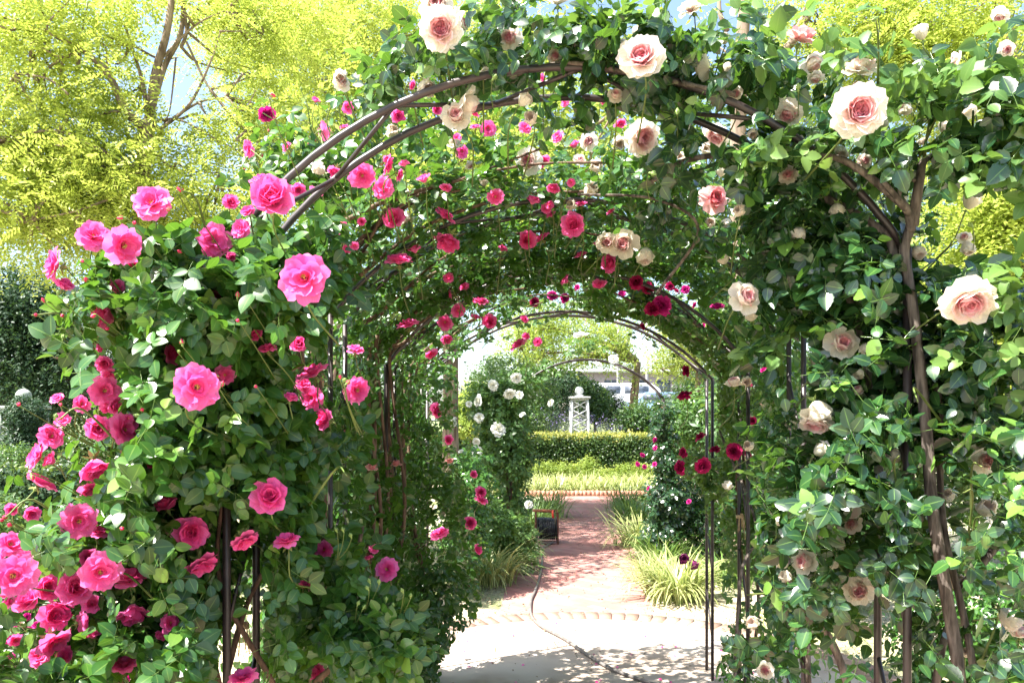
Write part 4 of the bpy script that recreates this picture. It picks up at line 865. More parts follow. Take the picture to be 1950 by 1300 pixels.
def clump(px, py, n, L, W, spread, mk, label, lean=.8, name='striped_grass_clump', group='striped lilyturf clumps along the path', cat='grass clump', extra=None):
    g = G(px, py); pts = g + np.concatenate([rng.normal(0, spread, (n, 2)), np.zeros((n, 1))], 1)
    d = pts - g; az = np.arctan2(d[:, 1], d[:, 0]) + rng.normal(0, .6, n)
    V, F, U, R = blades(pts, L, W, lean, 6, dirs=az); root = thing(name, label, cat, tuple(g), group)
    mesh_np('blades', V, F, M[mk], U, R, parent=root)
    return root, g
clump(1292,1140,330,.5,.021,.10,'liriope','large striped lilyturf clump right of the path, purple blooms above it')
clump(1240,1105,160,.36,.014,.08,'liriope','small striped lilyturf tuft leaning onto the path right of the round paving')
clump(1222,1040,260,.5,.02,.13,'liriope','bright striped lilyturf tuft by the dark rose column on the right')
clump(1205,995,260,.55,.014,.13,'grassblade','plain green tuft on the right edge of the far path')
clump(1255,1070,220,.42,.014,.12,'grassblade','green tuft in shade under the dark rose column')
clump(930,1110,260,.5,.021,.10,'liriope','striped lilyturf clump at the left, near the round paving')
clump(978,1060,200,.42,.015,.10,'liriope','striped lilyturf tuft just left of the hose reel')
clump(1010,1010,260,.62,.013,.13,'grassblade','tall green grass tuft behind the hose reel')
clump(1045,985,260,.7,.012,.12,'grassblade','arching green grass leaning over the far left path edge')
clump(1190,968,200,.6,.012,.14,'grassblade','arching green grass at the far right end of the path')
clump(1385,1110,200,.4,.014,.14,'grassblade','dark green tuft behind the right-hand arch posts')
clump(890,1075,180,.45,.015,.11,'liriope','pale lilyturf tuft half hidden by the left tunnel foliage')
# dark purple blooms
r9 = thing('purple_flower', 'dark purple flower with two blooms, standing in the large lilyturf clump', 'flower', tuple(G(1300, 1140))); st = MB()
for px, py in ((1306, 1064), (1316, 1084)):
    bloom(r9, 'U', P(px, py, 7.05), facing('u', px, py, 7), 10.5 * 7 / FP, detail=False); st.tube([P(px, py + 8, 7.06), P(1306, 1110, 7.1), G(1302, 1138)], .004, 6, smooth=4)
st.build('stem', M['stem'], r9)
# bed of lilyturf and low plants behind the kerb: uncountable
n_ = 5200; xs = rng.uniform(-1.2, 4.2, n_); ys = rng.uniform(16.42, 18.2, n_)
V, F, U, R = blades(np.stack([xs, ys, np.zeros(n_)], 1), .45, .024, .75, 4); o = mesh_np('lilyturf_bed', V, F, M['liriope'], U, R); tag(o, 'broad band of pale striped lilyturf behind the low brick kerb', 'ground cover', kind='stuff')
# dry lawn strips and litter
def scatter_ground(name, n, region, L, W, mk, label, cat, lean=.9):
    x = rng.uniform(region[0], region[1], n * 3); y = rng.uniform(region[2], region[3], n * 3); d = np.hypot(x - CC[0], y - CC[1]); pc = np.interp(y, [q[1] for q in pl], [q[0] for q in pl]); ph = np.interp(y, [q[1] for q in pl], [q[2] for q in pl])
    k = (d > CR + .2) & ~((np.abs(x - pc) < ph * .97) & (y > 6.3)) & (np.sin(x * 3.1 + np.sin(y * 2.3) * 2) + rng.normal(0, .7, n * 3) > -.4); x, y = x[k][:n], y[k][:n]
    V, F, U, R = blades(np.stack([x, y, np.zeros(len(x))], 1), L, W, lean, 3); o = mesh_np(name, V, F, M[mk], U, R); tag(o, label, cat, kind='stuff')
scatter_ground('dry_grass', 26000, (-3.2, 4.6, 3.6, 11), .055, .004, 'dry', 'short dry lawn around the round paving', 'grass', 1.3)
scatter_ground('lawn', 16000, (1.9, 7, 6.0, 16), .07, .006, 'grassblade', 'thin green lawn right of the path', 'grass', .9)
n_ = 2600; x = rng.uniform(-1.6, 3.2, n_); y = 4 + 9 * rng.random(n_) ** 1.0; d = np.hypot(x - CC[0], y - CC[1]); pc = np.interp(y, [q[1] for q in pl], [q[0] for q in pl]); k = ((np.abs(np.abs(x - pc) - .68) < rng.exponential(.16, n_)) & (y > 6.2)) | ((d > CR) & (rng.random(n_) < .25))
pts = np.stack([x, y, np.full(n_, .02)], 1)[k]; V, F, U, R = place([cluster_spray(.03, .016, 3, .03, 400 + i) for i in range(3)], pts, np.tile([0, 0, 1.], (len(pts), 1)), rng.uniform(.6, 1.2, len(pts)), rng.random(len(pts)), 0, .4)
o = mesh_np('fallen_leaves', V, F, M['litter'], U, R); tag(o, 'dead leaves lying along the path edges', 'leaf litter', kind='stuff')

k_ = 150; a = rng.uniform(0, 6.28, k_); r_ = CR * np.sqrt(rng.random(k_)); pts = np.stack([CC[0] + r_ * np.cos(a) - .3, CC[1] + r_ * np.sin(a), np.full(k_, .027)], 1)
V, F, U, R = place([combine([(*leaflet(.024, .02, 3, .3, .2), 0.0)])], pts, np.tile([0, 0, 1.], (k_, 1)), rng.uniform(.5, 1.2, k_), rng.random(k_), 0, .35)
o = mesh_np('fallen_petals', V, F, M['pink'], U, R); tag(o, 'pink petals dropped on the round paving', 'petals', kind='stuff')
k_ = 420; a = rng.uniform(0, 6.28, k_); r_ = CR * np.sqrt(rng.random(k_)); pts = np.stack([CC[0] + r_ * np.cos(a), CC[1] + r_ * np.sin(a), np.full(k_, .027)], 1)
V, F, U, R = place([combine([(*leaflet(.03, .013, 3, .3, .2), 0.0)])], pts, np.tile([0, 0, 1.], (k_, 1)), rng.uniform(.3, 1.0, k_), rng.random(k_), 0, .35)
o = mesh_np('leaf_crumbs', V, F, M['litter'], U, R); tag(o, 'bits of dead leaf strewn over the round paving', 'leaf litter', kind='stuff')

# ------------------------------------------------------------------ shrubs, hedges, trees
def shrub(name, label, cat, E, n, mk, T, base=None, group=None, scale=(.8, 1.2), tone=(.1, .9), stems=True, up=.5, flowers=None, shell=.35):
    e = E[0]; c = P(*e[:3]); root = thing(name, label, cat, (c[0], c[1], 0) if base is None else base, group)
    pts, N = ell_scatter(E, n, shell); pts = pts[pts[:, 2] > .03] if True else pts; N = N[:len(pts)]
    foliage('foliage', root, M[mk], T, pts, N, scale, up=up, tone=tone)
    if stems:
        b = MB(); q = root.location
        for k in range(4):
            b = MB(); t = c + rng.normal(0, .5, 3) * np.array([e[3] * e[2] / FP, e[5], e[4] * e[2] / FP]) * .8
            b.tube([(q.x + rng.normal(0, .04), q.y + rng.normal(0, .04), q.z), ((q.x + t[0]) / 2, (q.y + t[1]) / 2, t[2] * .55), t], [.014, .01, .005], 6, smooth=4); b.build('stem', M['cane'], root)
    if flowers:
        for px, py, r, kd in flowers:
            Y = e[2] - e[5] - .05; bloom(root, kd, P(px, py, Y), facing('u', px, py, Y), r * Y / FP, detail=False)
    return root
def hedge(name, label, x0, x1, y0, y1, h, n, mk, mt, T, ang=0, scale=(.8, 1.3)):
    root = thing(name, label, 'hedge', ((x0 + x1) / 2, (y0 + y1) / 2, 0)); b = MB()
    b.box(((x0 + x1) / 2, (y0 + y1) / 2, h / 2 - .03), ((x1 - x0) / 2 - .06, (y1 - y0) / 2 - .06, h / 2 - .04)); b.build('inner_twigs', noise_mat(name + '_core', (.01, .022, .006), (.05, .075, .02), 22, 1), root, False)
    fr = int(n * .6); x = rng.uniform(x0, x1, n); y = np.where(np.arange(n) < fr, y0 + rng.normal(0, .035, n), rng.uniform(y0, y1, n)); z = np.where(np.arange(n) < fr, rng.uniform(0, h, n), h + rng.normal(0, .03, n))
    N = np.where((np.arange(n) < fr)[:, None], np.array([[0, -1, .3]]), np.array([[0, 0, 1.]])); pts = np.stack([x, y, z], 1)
    foliage('foliage', root, M[mk], T, pts[:fr], N[:fr], scale, up=.5, tone=(0, 1)); foliage('top_foliage', root, M[mt], T, pts[fr:], N[fr:], scale, up=.5, tone=(0, 1))
    return root
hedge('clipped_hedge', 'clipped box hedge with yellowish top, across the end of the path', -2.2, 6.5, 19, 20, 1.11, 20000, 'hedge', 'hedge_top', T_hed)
hedge('clipped_hedge', 'low clipped hedge at the far left edge, lighter and higher of two', -12, -5.5, 13, 13.8, 1.2, 9000, 'hedge', 'hedge', T_hed)
hedge('clipped_hedge', 'dark low clipped hedge at the far left edge, nearer and lower', -8.5, -4.2, 9.3, 10, .95, 9000, 'leaf_deep', 'hedge', T_hed)
def obelisk(px, Y, ztop, wb, wt, label, mk, zbase=0.0, scale=1.0):
    c = P(px, 800, Y); c[2] = zbase; root = thing('garden_obelisk', label, 'trellis tower', tuple(c), 'ball-topped garden obelisks'); m_ = M[mk]
    zc = ztop - .34
    b = MB(); b.box(c + np.array([0, 0, zc + .035]), (.275, .275, .026)); b.box(c + np.array([0, 0, zc - .02]), (.225, .225, .02)); b.box(c + np.array([0, 0, zc + .085]), (.1, .1, .018)); b.build('cap', m_, root, False)
    b = MB(); b.lathe([(.115 * math.sin(a) + 1e-4, -.115 * math.cos(a)) for a in np.linspace(0, math.pi, 14)], c + np.array([0, 0, zc + .21])); b.build('ball', m_, root)
    cor = [(-1, -1), (1, -1), (1, 1), (-1, 1)]
    for sx, sy in cor:
        b = MB(); b.tube([c + np.array([sx * wb, sy * wb, 0]), c + np.array([sx * wt, sy * wt, zc - .04])], .036, 4); b.build('leg', m_, root, False)
    nx = 5
    for k in range(4):
        (ax, ay), (bx, by) = cor[k], cor[(k + 1) % 4]; b = MB()
        for j in range(nx):
            f0 = .42 + .56 * j / nx; f1 = .42 + .56 * (j + 1) / nx
            for (p_, q_) in (((ax, ay), (bx, by)), ((bx, by), (ax, ay))):
                w0 = wb + (wt - wb) * f0; w1 = wb + (wt - wb) * f1
                off = .004 if p_ == (ax, ay) else -.012
                A = c + np.array([p_[0] * w0, p_[1] * w0, zc * f0]); B = c + np.array([q_[0] * w1, q_[1] * w1, zc * f1]); nn = np.array([(ax + bx) / 2, (ay + by) / 2, 0]) * off
                b.tube([A + nn, B + nn], .0145, 4)
        b.build('lattice_panel', m_, root, False)
    return root
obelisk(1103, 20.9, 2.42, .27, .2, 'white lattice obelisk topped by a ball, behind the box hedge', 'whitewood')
obelisk(45, 12.3, 2.08, .3, .22, 'shaded obelisk with ball top at the far left, overgrown by a climber', 'shade_toned_white')
shrub('obelisk_climber', 'dark climber growing over the shaded obelisk at the far left', 'climbing plant', [(48,790,12.1,34,36,.35),(50,850,12.1,44,50,.35)], 1500, 'leaf_deep', T_clu)

shrub('leafy_perennials', 'bright green low leafy perennials between the lilyturf band and the clipped hedge', 'plants', [(1060,893,18.4,75,14,.25),(1150,900,18.5,50,10,.25),(1010,890,18.4,50,14,.25),(1215,895,18.5,50,14,.25),(1120,885,18.6,20,18,.2)], 1300, 'maple', T_clu, stems=False)
# shrubs of the garden behind
shrub('lavender_bush', 'grey-green lavender bush with purple tips left of the white obelisk', 'shrub', [(1048,810,20.6,36,26,.4)], 1, 'sage', T_clu, stems=False)
def lavender(px, Y, w, h, label, n=500):
    g = P(px, 800, Y); g[2] = 0; root = thing('lavender_bush', label, 'shrub', tuple(g)); pts = g + np.concatenate([rng.normal(0, w * .3, (n, 2)), np.zeros((n, 1))], 1)
    d = pts - g; az = np.arctan2(d[:, 1], d[:, 0]) + rng.normal(0, .3, n); V, F, U, R = blades(pts, h, .022, .35, 4, dirs=az); mesh_np('stems', V, F, M['sage'], U, R, parent=root)
    tips = V.reshape(n, 10, 3)[:, -1]; k = tips[:, 2] > h * .62; t = tips[k][:int(n * .45)]
    V, F, U, R = place([cluster_spray(.035, .02, 4, .04, 500 + i, 2) for i in range(3)], t, np.tile([0, 0, 1.], (len(t), 1)), rng.uniform(.8, 1.4, len(t)), rng.random(len(t)), 0, .5); mesh_np('flowers', V, F, M['lav'], U, R, parent=root)
for o in [o for o in bpy.data.objects if o.name.startswith('lavender_bush')]:
    for ch in list(o.children): bpy.data.objects.remove(ch)
    bpy.data.objects.remove(o)
lavender(1046, 21.8, .75, 1.7, 'grey-green lavender bush with purple tips, left of the white obelisk', 1100)
lavender(1165, 22.2, .7, 1.5, 'smaller grey lavender bush, right of the white obelisk', 800)
shrub('round_shrub', 'light green leafy shrub right of the smaller lavender bush', 'shrub', [(1210,800,21.5,40,24,.5),(1240,815,21.5,26,20,.4)], 900, 'leaf_small', T_club)
r = shrub('standard_tree', 'small round-headed standard tree on a thin stem, right of the white obelisk', 'tree', [(1132,770,22.5,33,34,.45),(1120,745,22.5,22,22,.35)], 900, 'leaf_small', T_club, stems=False, tone=(.0, .6))
b = MB(); q = r.location; b.tube([(q.x, q.y, 0), (q.x + .02, q.y, 1), (q.x, q.y, 2)], .04, 8); b.build('trunk', M['bark'], r)
shrub('dark_shrub', 'tall dark evergreen shrub behind the obelisk, on its left', 'shrub', [(1055,780,25,42,36,.8),(1075,735,25,45,30,.8)], 1000, 'leaf_deep', T_club)
shrub('dark_shrub', 'dark evergreen shrub behind the small standard tree', 'shrub', [(1170,790,27,45,28,.8),(1140,770,27,45,34,.8)], 900, 'leaf_deep', T_club)
shrub('leafy_shrub', 'mixed green shrub below the parked cars', 'shrub', [(1240,790,24,55,34,.8),(1300,780,24,50,45,.8),(1330,740,26,50,60,.9)], 1500, 'leaf_small', T_club)
shrub('leafy_shrub', 'pale green bush seen between the right arch posts', 'shrub', [(1330,800,16,60,55,.6),(1400,820,16,60,60,.6)], 1400, 'leaf_fresh', T_club)
shrub('leafy_shrub', 'bright yellow-green bush right of the left tree trunk', 'shrub', [(905,762,17,34,28,.5),(895,800,17,34,34,.5)], 900, 'maple', T_club)
shrub('leafy_shrub', 'pale green shrub behind the white rose', 'shrub', [(1010,745,22,60,45,.9),(960,720,23,70,45,.9),(920,790,22,60,50,.9),(1000,800,21,45,40,.6)], 2200, 'leaf_small', T_club, tone=(.4, 1))
shrub('rose_shrub', 'pale grey-green rose shrub beside the hose reel', 'shrub', [(975,1020,8.6,45,40,.3),(935,1000,8.4,40,50,.3),(1000,1065,8.3,28,22,.2,.5)], 1100, 'leaf_fresh', T_far, flowers=[(893,1000,6,'D'),(985,1080,5,'W')], tone=(.4, 1))
shrub('rose_shrub', 'leafy rose shrub at the left edge of the opening', 'shrub', [(890,940,7.5,50,90,.4),(880,1030,7.3,50,60,.35)], 1200, 'leaf_mid', T_far, tone=(.3, 1))
shrub('rose_shrub', 'dark green shrub behind the right arch posts', 'shrub', [(1350,1000,9.5,70,60,.5),(1430,1010,9,60,60,.5),(1310,960,9.8,40,60,.4)], 1900, 'leaf_dark', T_far, tone=(0, .7))
shrub('rose_shrub', 'green shrub outside the right tunnel wall', 'shrub', [(1480,960,6.8,90,110,.5),(1600,1000,6.5,120,120,.5)], 1700, 'leaf_mid', T_far, tone=(0, .8))
shrub('leafy_shrub', 'sunny green bank of foliage right of the tunnel', 'shrub', [(1500,800,9,160,120,.8),(1700,760,9,180,150,.8),(1880,850,9,150,150,.8)], 3600, 'leaf_small', T_club)
shrub('leafy_shrub', 'low green bank with glossy leaves at the right bottom corner', 'shrub', [(1880,1180,4.2,140,130,.4),(1780,1230,4.4,90,80,.3)], 1500, 'leaf_mid', T_tun)
shrub('leafy_shrub', 'dense green bank behind the left tunnel wall', 'shrub', [(560,850,7.5,200,170,.6),(700,900,7,150,200,.6),(420,700,8,200,180,.7),(760,700,7.5,120,140,.6)], 4200, 'leaf_mid', T_far, tone=(0, .8))
shrub('low_rose', 'low shrub of small magenta and pale pink flowers in the lower left corner', 'shrub', [(70,1190,3.6,110,110,.3),(200,1290,3.4,90,50,.3)], 900, 'leaf_small', T_clu, flowers=[(int(rng.uniform(0, 130)), int(rng.uniform(1120, 1295)), int(rng.uniform(5, 9)), random.choice('MHM')) for _ in range(34)] + [(int(rng.uniform(140, 330)), int(rng.uniform(1220, 1298)), int(rng.uniform(5, 8)), random.choice('MM')) for _ in range(10)])
shrub('leafy_shrub', 'fresh green perennials in front of the left hedges', 'shrub', [(30,870,11.5,60,22,.4),(0,1010,7.5,60,70,.4)], 900, 'leaf_small', T_clu)

def branch(mb, pl, r0, r1, n=8):
    pl = [P(*q) for q in pl]; mb.tube(pl, np.linspace(r0, r1, len(pl)), n, smooth=6)
def crown(name, root, E, nclus, per, mk, T, rc=.4, flat=.55, scale=(.8, 1.2), tone=(.1, .9), gaps=(), up=.7, droop=.6):
    c, _ = ell_scatter(E, nclus, .4); x, y = proj(c); k = np.ones(len(c), bool)
    for poly, sh in gaps: k &= ~(in_poly(x, y, poly) & (rng.random(len(c)) < sh))
    c = c[k]; pts = np.repeat(c, per, 0) + rng.normal(0, 1, (len(c) * per, 3)) * np.array([rc, rc, rc * flat]); N = unit(rng.normal(0, .5, pts.shape) + np.array([0, 0, .8]))
    x, y = proj(pts)
    for poly, sh in gaps:
        kk = ~(in_poly(x, y, poly) & (rng.random(len(pts)) < sh)); pts, N, x, y = pts[kk], N[kk], x[kk], y[kk]
    foliage(name, root, M[mk], T, pts, N, scale, up=up, tone=tone, droop=droop, wild=.9)
    return c
def twigs(mb, cs, starts, r=.006, k=None):
    cs = cs if k is None else cs[:k]; S = np.array(starts)
    for c in cs:
        j = np.argmin(((S - c) ** 2).sum(1) * rng.uniform(.8, 1.3, len(S))); s = S[j]
        mb.tube([s, (s + c) / 2 + rng.normal(0, .1, 3) - np.array([0, 0, .05]), c], [r * 1.8, r * 1.2, r * .5], 5, smooth=4)
SKYG = [([(268, 20), (350, 20), (420, 60), (440, 190), (350, 230), (290, 235), (265, 120)], .8), ([(40, 80), (95, 85), (90, 120), (45, 118)], .9), ([(395, 325), (440, 330), (400, 372)], .8), ([(440, 130), (480, 120), (470, 160)], .8)]
g1 = thing('golden_tree', 'golden-leaved locust tree with forked brown trunk, upper left', 'tree', (P(272, 800, 8.0)[0], 8.0, 0), 'golden locust trees')
b = MB(); x0 = g1.location.x
b.tube([(x0, 8, 0), (x0 + .02, 8, 1.6), (x0, 8, 2.8), P(272, 345, 8), P(283, 230, 8)], [.13, .11, .085, .075, .06], 12, smooth=6); b.build('trunk', M['bark'], g1)
b = MB(); starts = []
for pl_, r0, r1 in (([(283,235,8),(296,140,8),(318,60,7.9),(335,-60,7.9)], .05, .03), ([(283,235,8),(312,130,8.1),(345,60,8.1),(350,-50,8.1)], .035, .02), ([(283,235,8),(272,160,8.1),(250,85,8.2)], .03, .012), ([(280,250,8),(240,210,7.8),(205,140,7.7),(152,90,7.6)], .05, .022),
                    ([(285,300,8),(205,335,7.8),(195,310,7.8)], .03, .02), ([(330,225,8),(380,195,8),(430,185,8)], .016, .006), ([(345,90,8.1),(355,60,8.1),(348,0,8.1)], .02, .014), ([(355,80,8),(400,170,8),(470,250,8),(520,300,8)], .012, .005), ([(335,110,8),(325,200,8),(318,225,8)], .01, .006),
                    ([(20,260,7.3),(110,250,7.3),(200,290,7.5),(275,330,7.9)], .008, .02), ([(60,420,7.3),(150,400,7.3),(230,370,7.6),(272,350,8)], .006, .018), ([(420,60,7.8),(400,120,7.8),(360,200,7.9),(300,250,8)], .006, .02), ([(130,180,7.2),(90,150,7.2),(30,140,7.2)], .012, .005), ([(-20,30,7.6),(40,45,7.6),(90,65,7.6)], .03, .01), ([(20,40,7.6),(45,5,7.6)], .015, .008), ([(152,90,7.6),(120,110,7.6),(60,80,7.6)], .02, .008), ([(205,140,7.7),(202,90,7.7)], .012, .006), ([(283,235,8),(340,228,8),(420,270,8),(480,300,8.2)], .014, .005), ([(300,120,8),(370,50,8),(430,20,8)], .014, .006), ([(285,280,8),(330,320,8),(420,330,8)], .014, .005)):
    branch(b, pl_, r0, r1); starts += [P(*q) for q in pl_]
E_g1 = [(120,200,7.9,190,170,.9),(60,60,7.7,170,100,.8),(230,30,8,150,70,.7),(200,380,7.9,230,110,.9),(60,420,7.8,130,120,.8),(420,230,8.2,140,110,.8,.7),(430,60,8.4,130,100,.8),(560,60,8.8,140,120,.9,.5),(530,280,8.6,100,80,.8,.4),(150,300,7.9,180,120,.8),(380,400,8.3,120,70,.7,.8),(60,300,7.7,120,120,.8)]
cs = crown('crown', g1, E_g1, 400, 22, 'gold', T_gold, .3, .4, gaps=SKYG); twigs(b, cs, starts, .009, 170); b.build('limbs', M['bark'], g1)
g2 = thing('golden_tree', 'second golden-leaved locust farther back, above the pink roses and left arch top', 'tree', (P(640, 800, 12)[0], 12, 0), 'golden locust trees')
b = MB(); x0 = g2.location.x; b.tube([(x0, 12, 0), (x0, 12, 2.5), (x0 + .1, 12, 5.0), (x0 + .1, 12, 7)], [.16, .13, .1, .05], 10, smooth=5); b.build('trunk', M['bark'], g2)
b = MB(); st_ = [np.array([x0, 12, z]) for z in (3, 4, 5, 6)]
for pl_, r0, r1 in (([(470,110,12),(520,150,12),(545,170,12)], .02, .01), ([(540,60,12),(560,130,12),(585,100,12)], .02, .01), ([(560,200,12),(590,110,12),(600,60,12)], .02, .01), ([(640,300,12),(560,200,12),(500,160,12)], .05, .02)):
    branch(b, pl_, r0, r1); st_ += [P(*q) for q in pl_]
cs = crown('crown', g2, [(560,120,12,150,140,1.2),(690,90,12,130,110,1.2),(480,40,12.5,130,80,1.2),(700,20,12,160,70,1.2),(560,330,12,110,70,1,.5),(460,360,11.5,70,50,.8,.4),(850,60,12,120,80,1.2,.6)], 230, 24, 'gold', T_gold, .32, .4, tone=(.35, 1), gaps=[([(440, 180), (520, 170), (520, 280), (440, 240)], .6)])
twigs(b, cs, st_, .008, 70); b.build('limbs', M['bark'], g2)
g3 = thing('golden_tree', 'golden-leaved locust behind the cream roses, upper right', 'tree', (P(1415, 800, 8.6)[0], 8.6, 0), 'golden locust trees')
b = MB(); x0 = g3.location.x; b.tube([(x0 - .02, 8.6, 0), (x0, 8.6, 1.5), (x0 - .05, 8.6, 3), P(1405, 300, 8.6), P(1412, 100, 8.6), P(1425, -60, 8.6)], [.12, .11, .1, .085, .075, .05], 10, smooth=6); b.build('trunk', M['bark'], g3)
b = MB(); st_ = [P(1412, 100, 8.6), P(1425, -60, 8.6)]
for pl_, r0, r1 in (([(1410,160,8.6),(1500,90,8.5),(1545,20,8.5),(1570,-40,8.5)], .05, .03), ([(1500,90,8.5),(1530,30,8.5),(1550,-30,8.5)], .03, .02), ([(1560,200,8.3),(1640,100,8.2),(1700,60,8.1),(1760,20,8)], .02, .008), ([(1600,180,8.3),(1680,120,8.2),(1780,70,8.1)], .014, .006), ([(1640,100,8.2),(1660,40,8.2),(1690,10,8.2)], .012, .005), ([(1385,60,8.6),(1370,20,8.6),(1372,-30,8.6)], .03, .02), ([(1412,120,8.6),(1370,90,8.6)], .02, .008), ([(1940,500,7.4),(1935,300,7.4),(1930,100,7.4),(1900,-20,7.4)], .06, .03)):
    branch(b, pl_, r0, r1); st_ += [P(*q) for q in pl_]
cs = crown('crown', g3, [(1650,30,8.3,160,80,.9),(1820,80,8,140,110,.9),(1700,130,8.3,150,70,.8,.7),(1480,20,9,100,50,.6,.5),(1900,200,7.8,90,120,.7,.8),(1580,90,8.6,90,60,.7,.5)], 150, 26, 'gold', T_gold, .24, .4, tone=(.0, .8), gaps=[([(1385, 0), (1420, 0), (1425, 90), (1380, 110)], .9)])
twigs(b, cs, st_, .006, 60); b.build('limbs', M['bark'], g3)
g4 = thing('golden_shrub', 'low golden locust branch hanging by the right edge, beside the large cream rose', 'tree', (P(1960, 800, 4.6)[0], 4.6, 0), 'golden locust trees')
b = MB(); x0 = g4.location.x; b.tube([(x0 + .1, 4.6, 0), (x0 + .1, 4.6, 1.5), P(1965, 400, 4.6), P(1945, 250, 4.6)], [.05, .045, .035, .02], 10, smooth=6); b.build('trunk', M['bark'], g4)
cs = crown('crown', g4, [(1880,440,4.7,110,110,.4),(1900,350,4.7,80,60,.4),(1910,640,4.7,60,90,.3,.5)], 60, 26, 'gold', T_goldn, .12, .7, tone=(.0, .7)); b = MB(); twigs(b, cs, [P(1945, 250, 4.6), P(1965, 400, 4.6), P(1960, 500, 4.6)], .004, 60); b.build('limbs', M['bark'], g4)
# green trees
def tree(label, px, Y, tr, tz, E, ncl, per, mk, T, rc, tone=(.1, .9), lean=0.0, name='leafy_tree', gaps=(), group='green trees around the garden', z0=0, sc=(.8, 1.2)):
    c = P(px, 800, Y); root = thing(name, label, 'tree', (c[0], Y, z0), group); b = MB(); top = np.array([c[0] + lean, Y, tz])
    b.tube([(c[0], Y, z0), (c[0] + lean * .2, Y, z0 + (tz - z0) * .35), (c[0] + lean * .6, Y + .05, z0 + (tz - z0) * .7), top], [tr, tr * .85, tr * .8, tr * .6], 12, smooth=6); b.build('trunk', M['bark'], root)
    cs = crown('crown', root, E, ncl, per, mk, T, rc, .6, tone=tone, gaps=gaps, scale=sc); b = MB()
    lm = []
    for k in range(6):
        e = cs[rng.integers(len(cs))]; mid = (top + e) / 2 + np.array([0, 0, .1]); b.tube([top, mid, e], [tr * .5, tr * .3, tr * .12], 7, smooth=5); lm += [mid, e]
    twigs(b, cs, lm + [top], tr * .06, 40); b.build('limbs', M['bark'], root); return root
tree('green tree with a straight ridged trunk at the left of the opening', 858, 13.5, .155, 4.4, [(700,250,11.5,260,130,1.5),(900,350,11,220,110,1.4),(1050,300,11,200,120,1.5),(1000,150,12,250,100,1.5),(715,310,7.7,110,30,.35,.9),(825,430,10.2,130,30,.6,.9),(829,500,12.5,110,26,.7,1),(640,360,8.8,130,30,.6,.9)], 150, 36, 'maple', T_club, .42, gaps=[([(930,560),(1340,560),(1340,720),(930,720)], 1)])  # low, nearer crown lobes are added to shade the path
tree('tree with a leaning grey trunk behind the right arch posts', 1390, 13.5, .13, 4.2, [(1450,300,12.5,220,130,1.4),(1350,450,12.8,130,90,1.2),(1600,450,12,180,120,1.3)], 90, 36, 'leaf_small', T_club, .42, lean=-.1)
tree('light green tree with layered airy leaves, seen through the farthest arch', 1200, 26, .18, 3.4, [(1060,625,26,90,40,1.5),(1180,640,26,80,36,1.4),(1100,680,26,110,26,1.4),(1010,660,26.5,60,50,1.4),(1210,700,26,40,16,1,.5)], 170, 20, 'maple', T_club, .36, lean=.25, gaps=[([(1205,615),(1290,640),(1290,735),(1215,720)], .9)])
tree('yellow-green tree at the right, seen just above the farthest arch', 1330, 24, .14, 3.0, [(1290,690,24,45,40,1),(1320,640,24,60,50,1)], 50, 24, 'maple', T_club, .35, tone=(.4, 1))
tree('dark evergreen tree in shade at the far left', 40, 17, .2, 3.0, [(40,640,17,120,110,1.6),(110,720,17,90,100,1.5),(0,760,17.5,90,80,1.5),(20,600,17,100,60,1.5)], 190, 46, 'leaf_deep', T_club, .5)
tree('broad green tree behind the left tunnel wall', 300, 19, .2, 3.6, [(250,640,19,220,120,1.8),(480,560,19,200,120,1.8),(700,560,19,200,120,1.8),(200,790,18,160,60,1.2)], 150, 40, 'leaf_small', T_club, .6)
tree('tall dark green tree above the tunnel roof', 800, 21, .2, 5.5, [(1000,560,21,120,50,1.5),(900,480,21,160,90,1.6),(1250,480,21,180,90,1.6)], 80, 40, 'leaf_small', T_club, .55, tone=(0, .7), gaps=[([(960,600),(1300,600),(1300,760),(960,760)], 1)])
tree('mid green tree behind the right tunnel wall', 1700, 16, .2, 4.0, [(1600,560,16,220,150,1.6),(1850,600,16,180,160,1.6),(1750,350,16,220,120,1.6)], 150, 40, 'leaf_small', T_club, .55, tone=(0, .7))

# ------------------------------------------------------------------ hose, reel
rr_ = G(1041, 1035); reel = thing('hose_reel', 'black hose wound on a rusty frame reel with orange handle, left of the path', 'hose reel', tuple(rr_)); rx, ry = rr_[0], rr_[1]
wR, hR = .14, .43
b = MB()
for sy in (-.12, .12):
    b.tube([(rx - wR, ry + sy, .012), (rx - wR, ry + sy, hR), (rx + wR, ry + sy, hR * .97), (rx + wR, ry + sy, .012), (rx - wR, ry + sy, .012)], .011, 8)
for sx in (-wR, wR):
    b.tube([(rx + sx, ry - .12, .012), (rx + sx, ry + .12, .012)], .01, 8); b.tube([(rx + sx, ry - .12, .2), (rx + sx, ry + .12, .2)], .01, 8)
b.build('frame', noise_mat('rusty_steel', (.08, .03, .02), (.18, .07, .045), 25, .8), reel)
b = MB(); b.tube([(rx - wR - .045, ry - .12, hR + .016), (rx + .06, ry - .12, hR + .012)], .018, 10); b.build('handle', noise_mat('orange_paint', (.36, .12, .06), (.5, .2, .11), 20, .5), reel)
b = MB(); b.tube([(rx + .07, ry - .13, hR + .02), (rx + .075, ry - .14, hR - .08)], .014, 8); b.build('tap', noise_mat('red_plastic', (.6, .05, .03), (.7, .08, .05), 20, .4), reel)
b = MB()
for sx in (-1, 1): b.tube([(rx + sx * (wR - .012), ry, .2), (rx + sx * (wR - .022), ry, .2)], .145, 24)
b.build('drum', noise_mat('black_steel', (.02, .02, .02), (.05, .045, .04), 20, .5), reel)
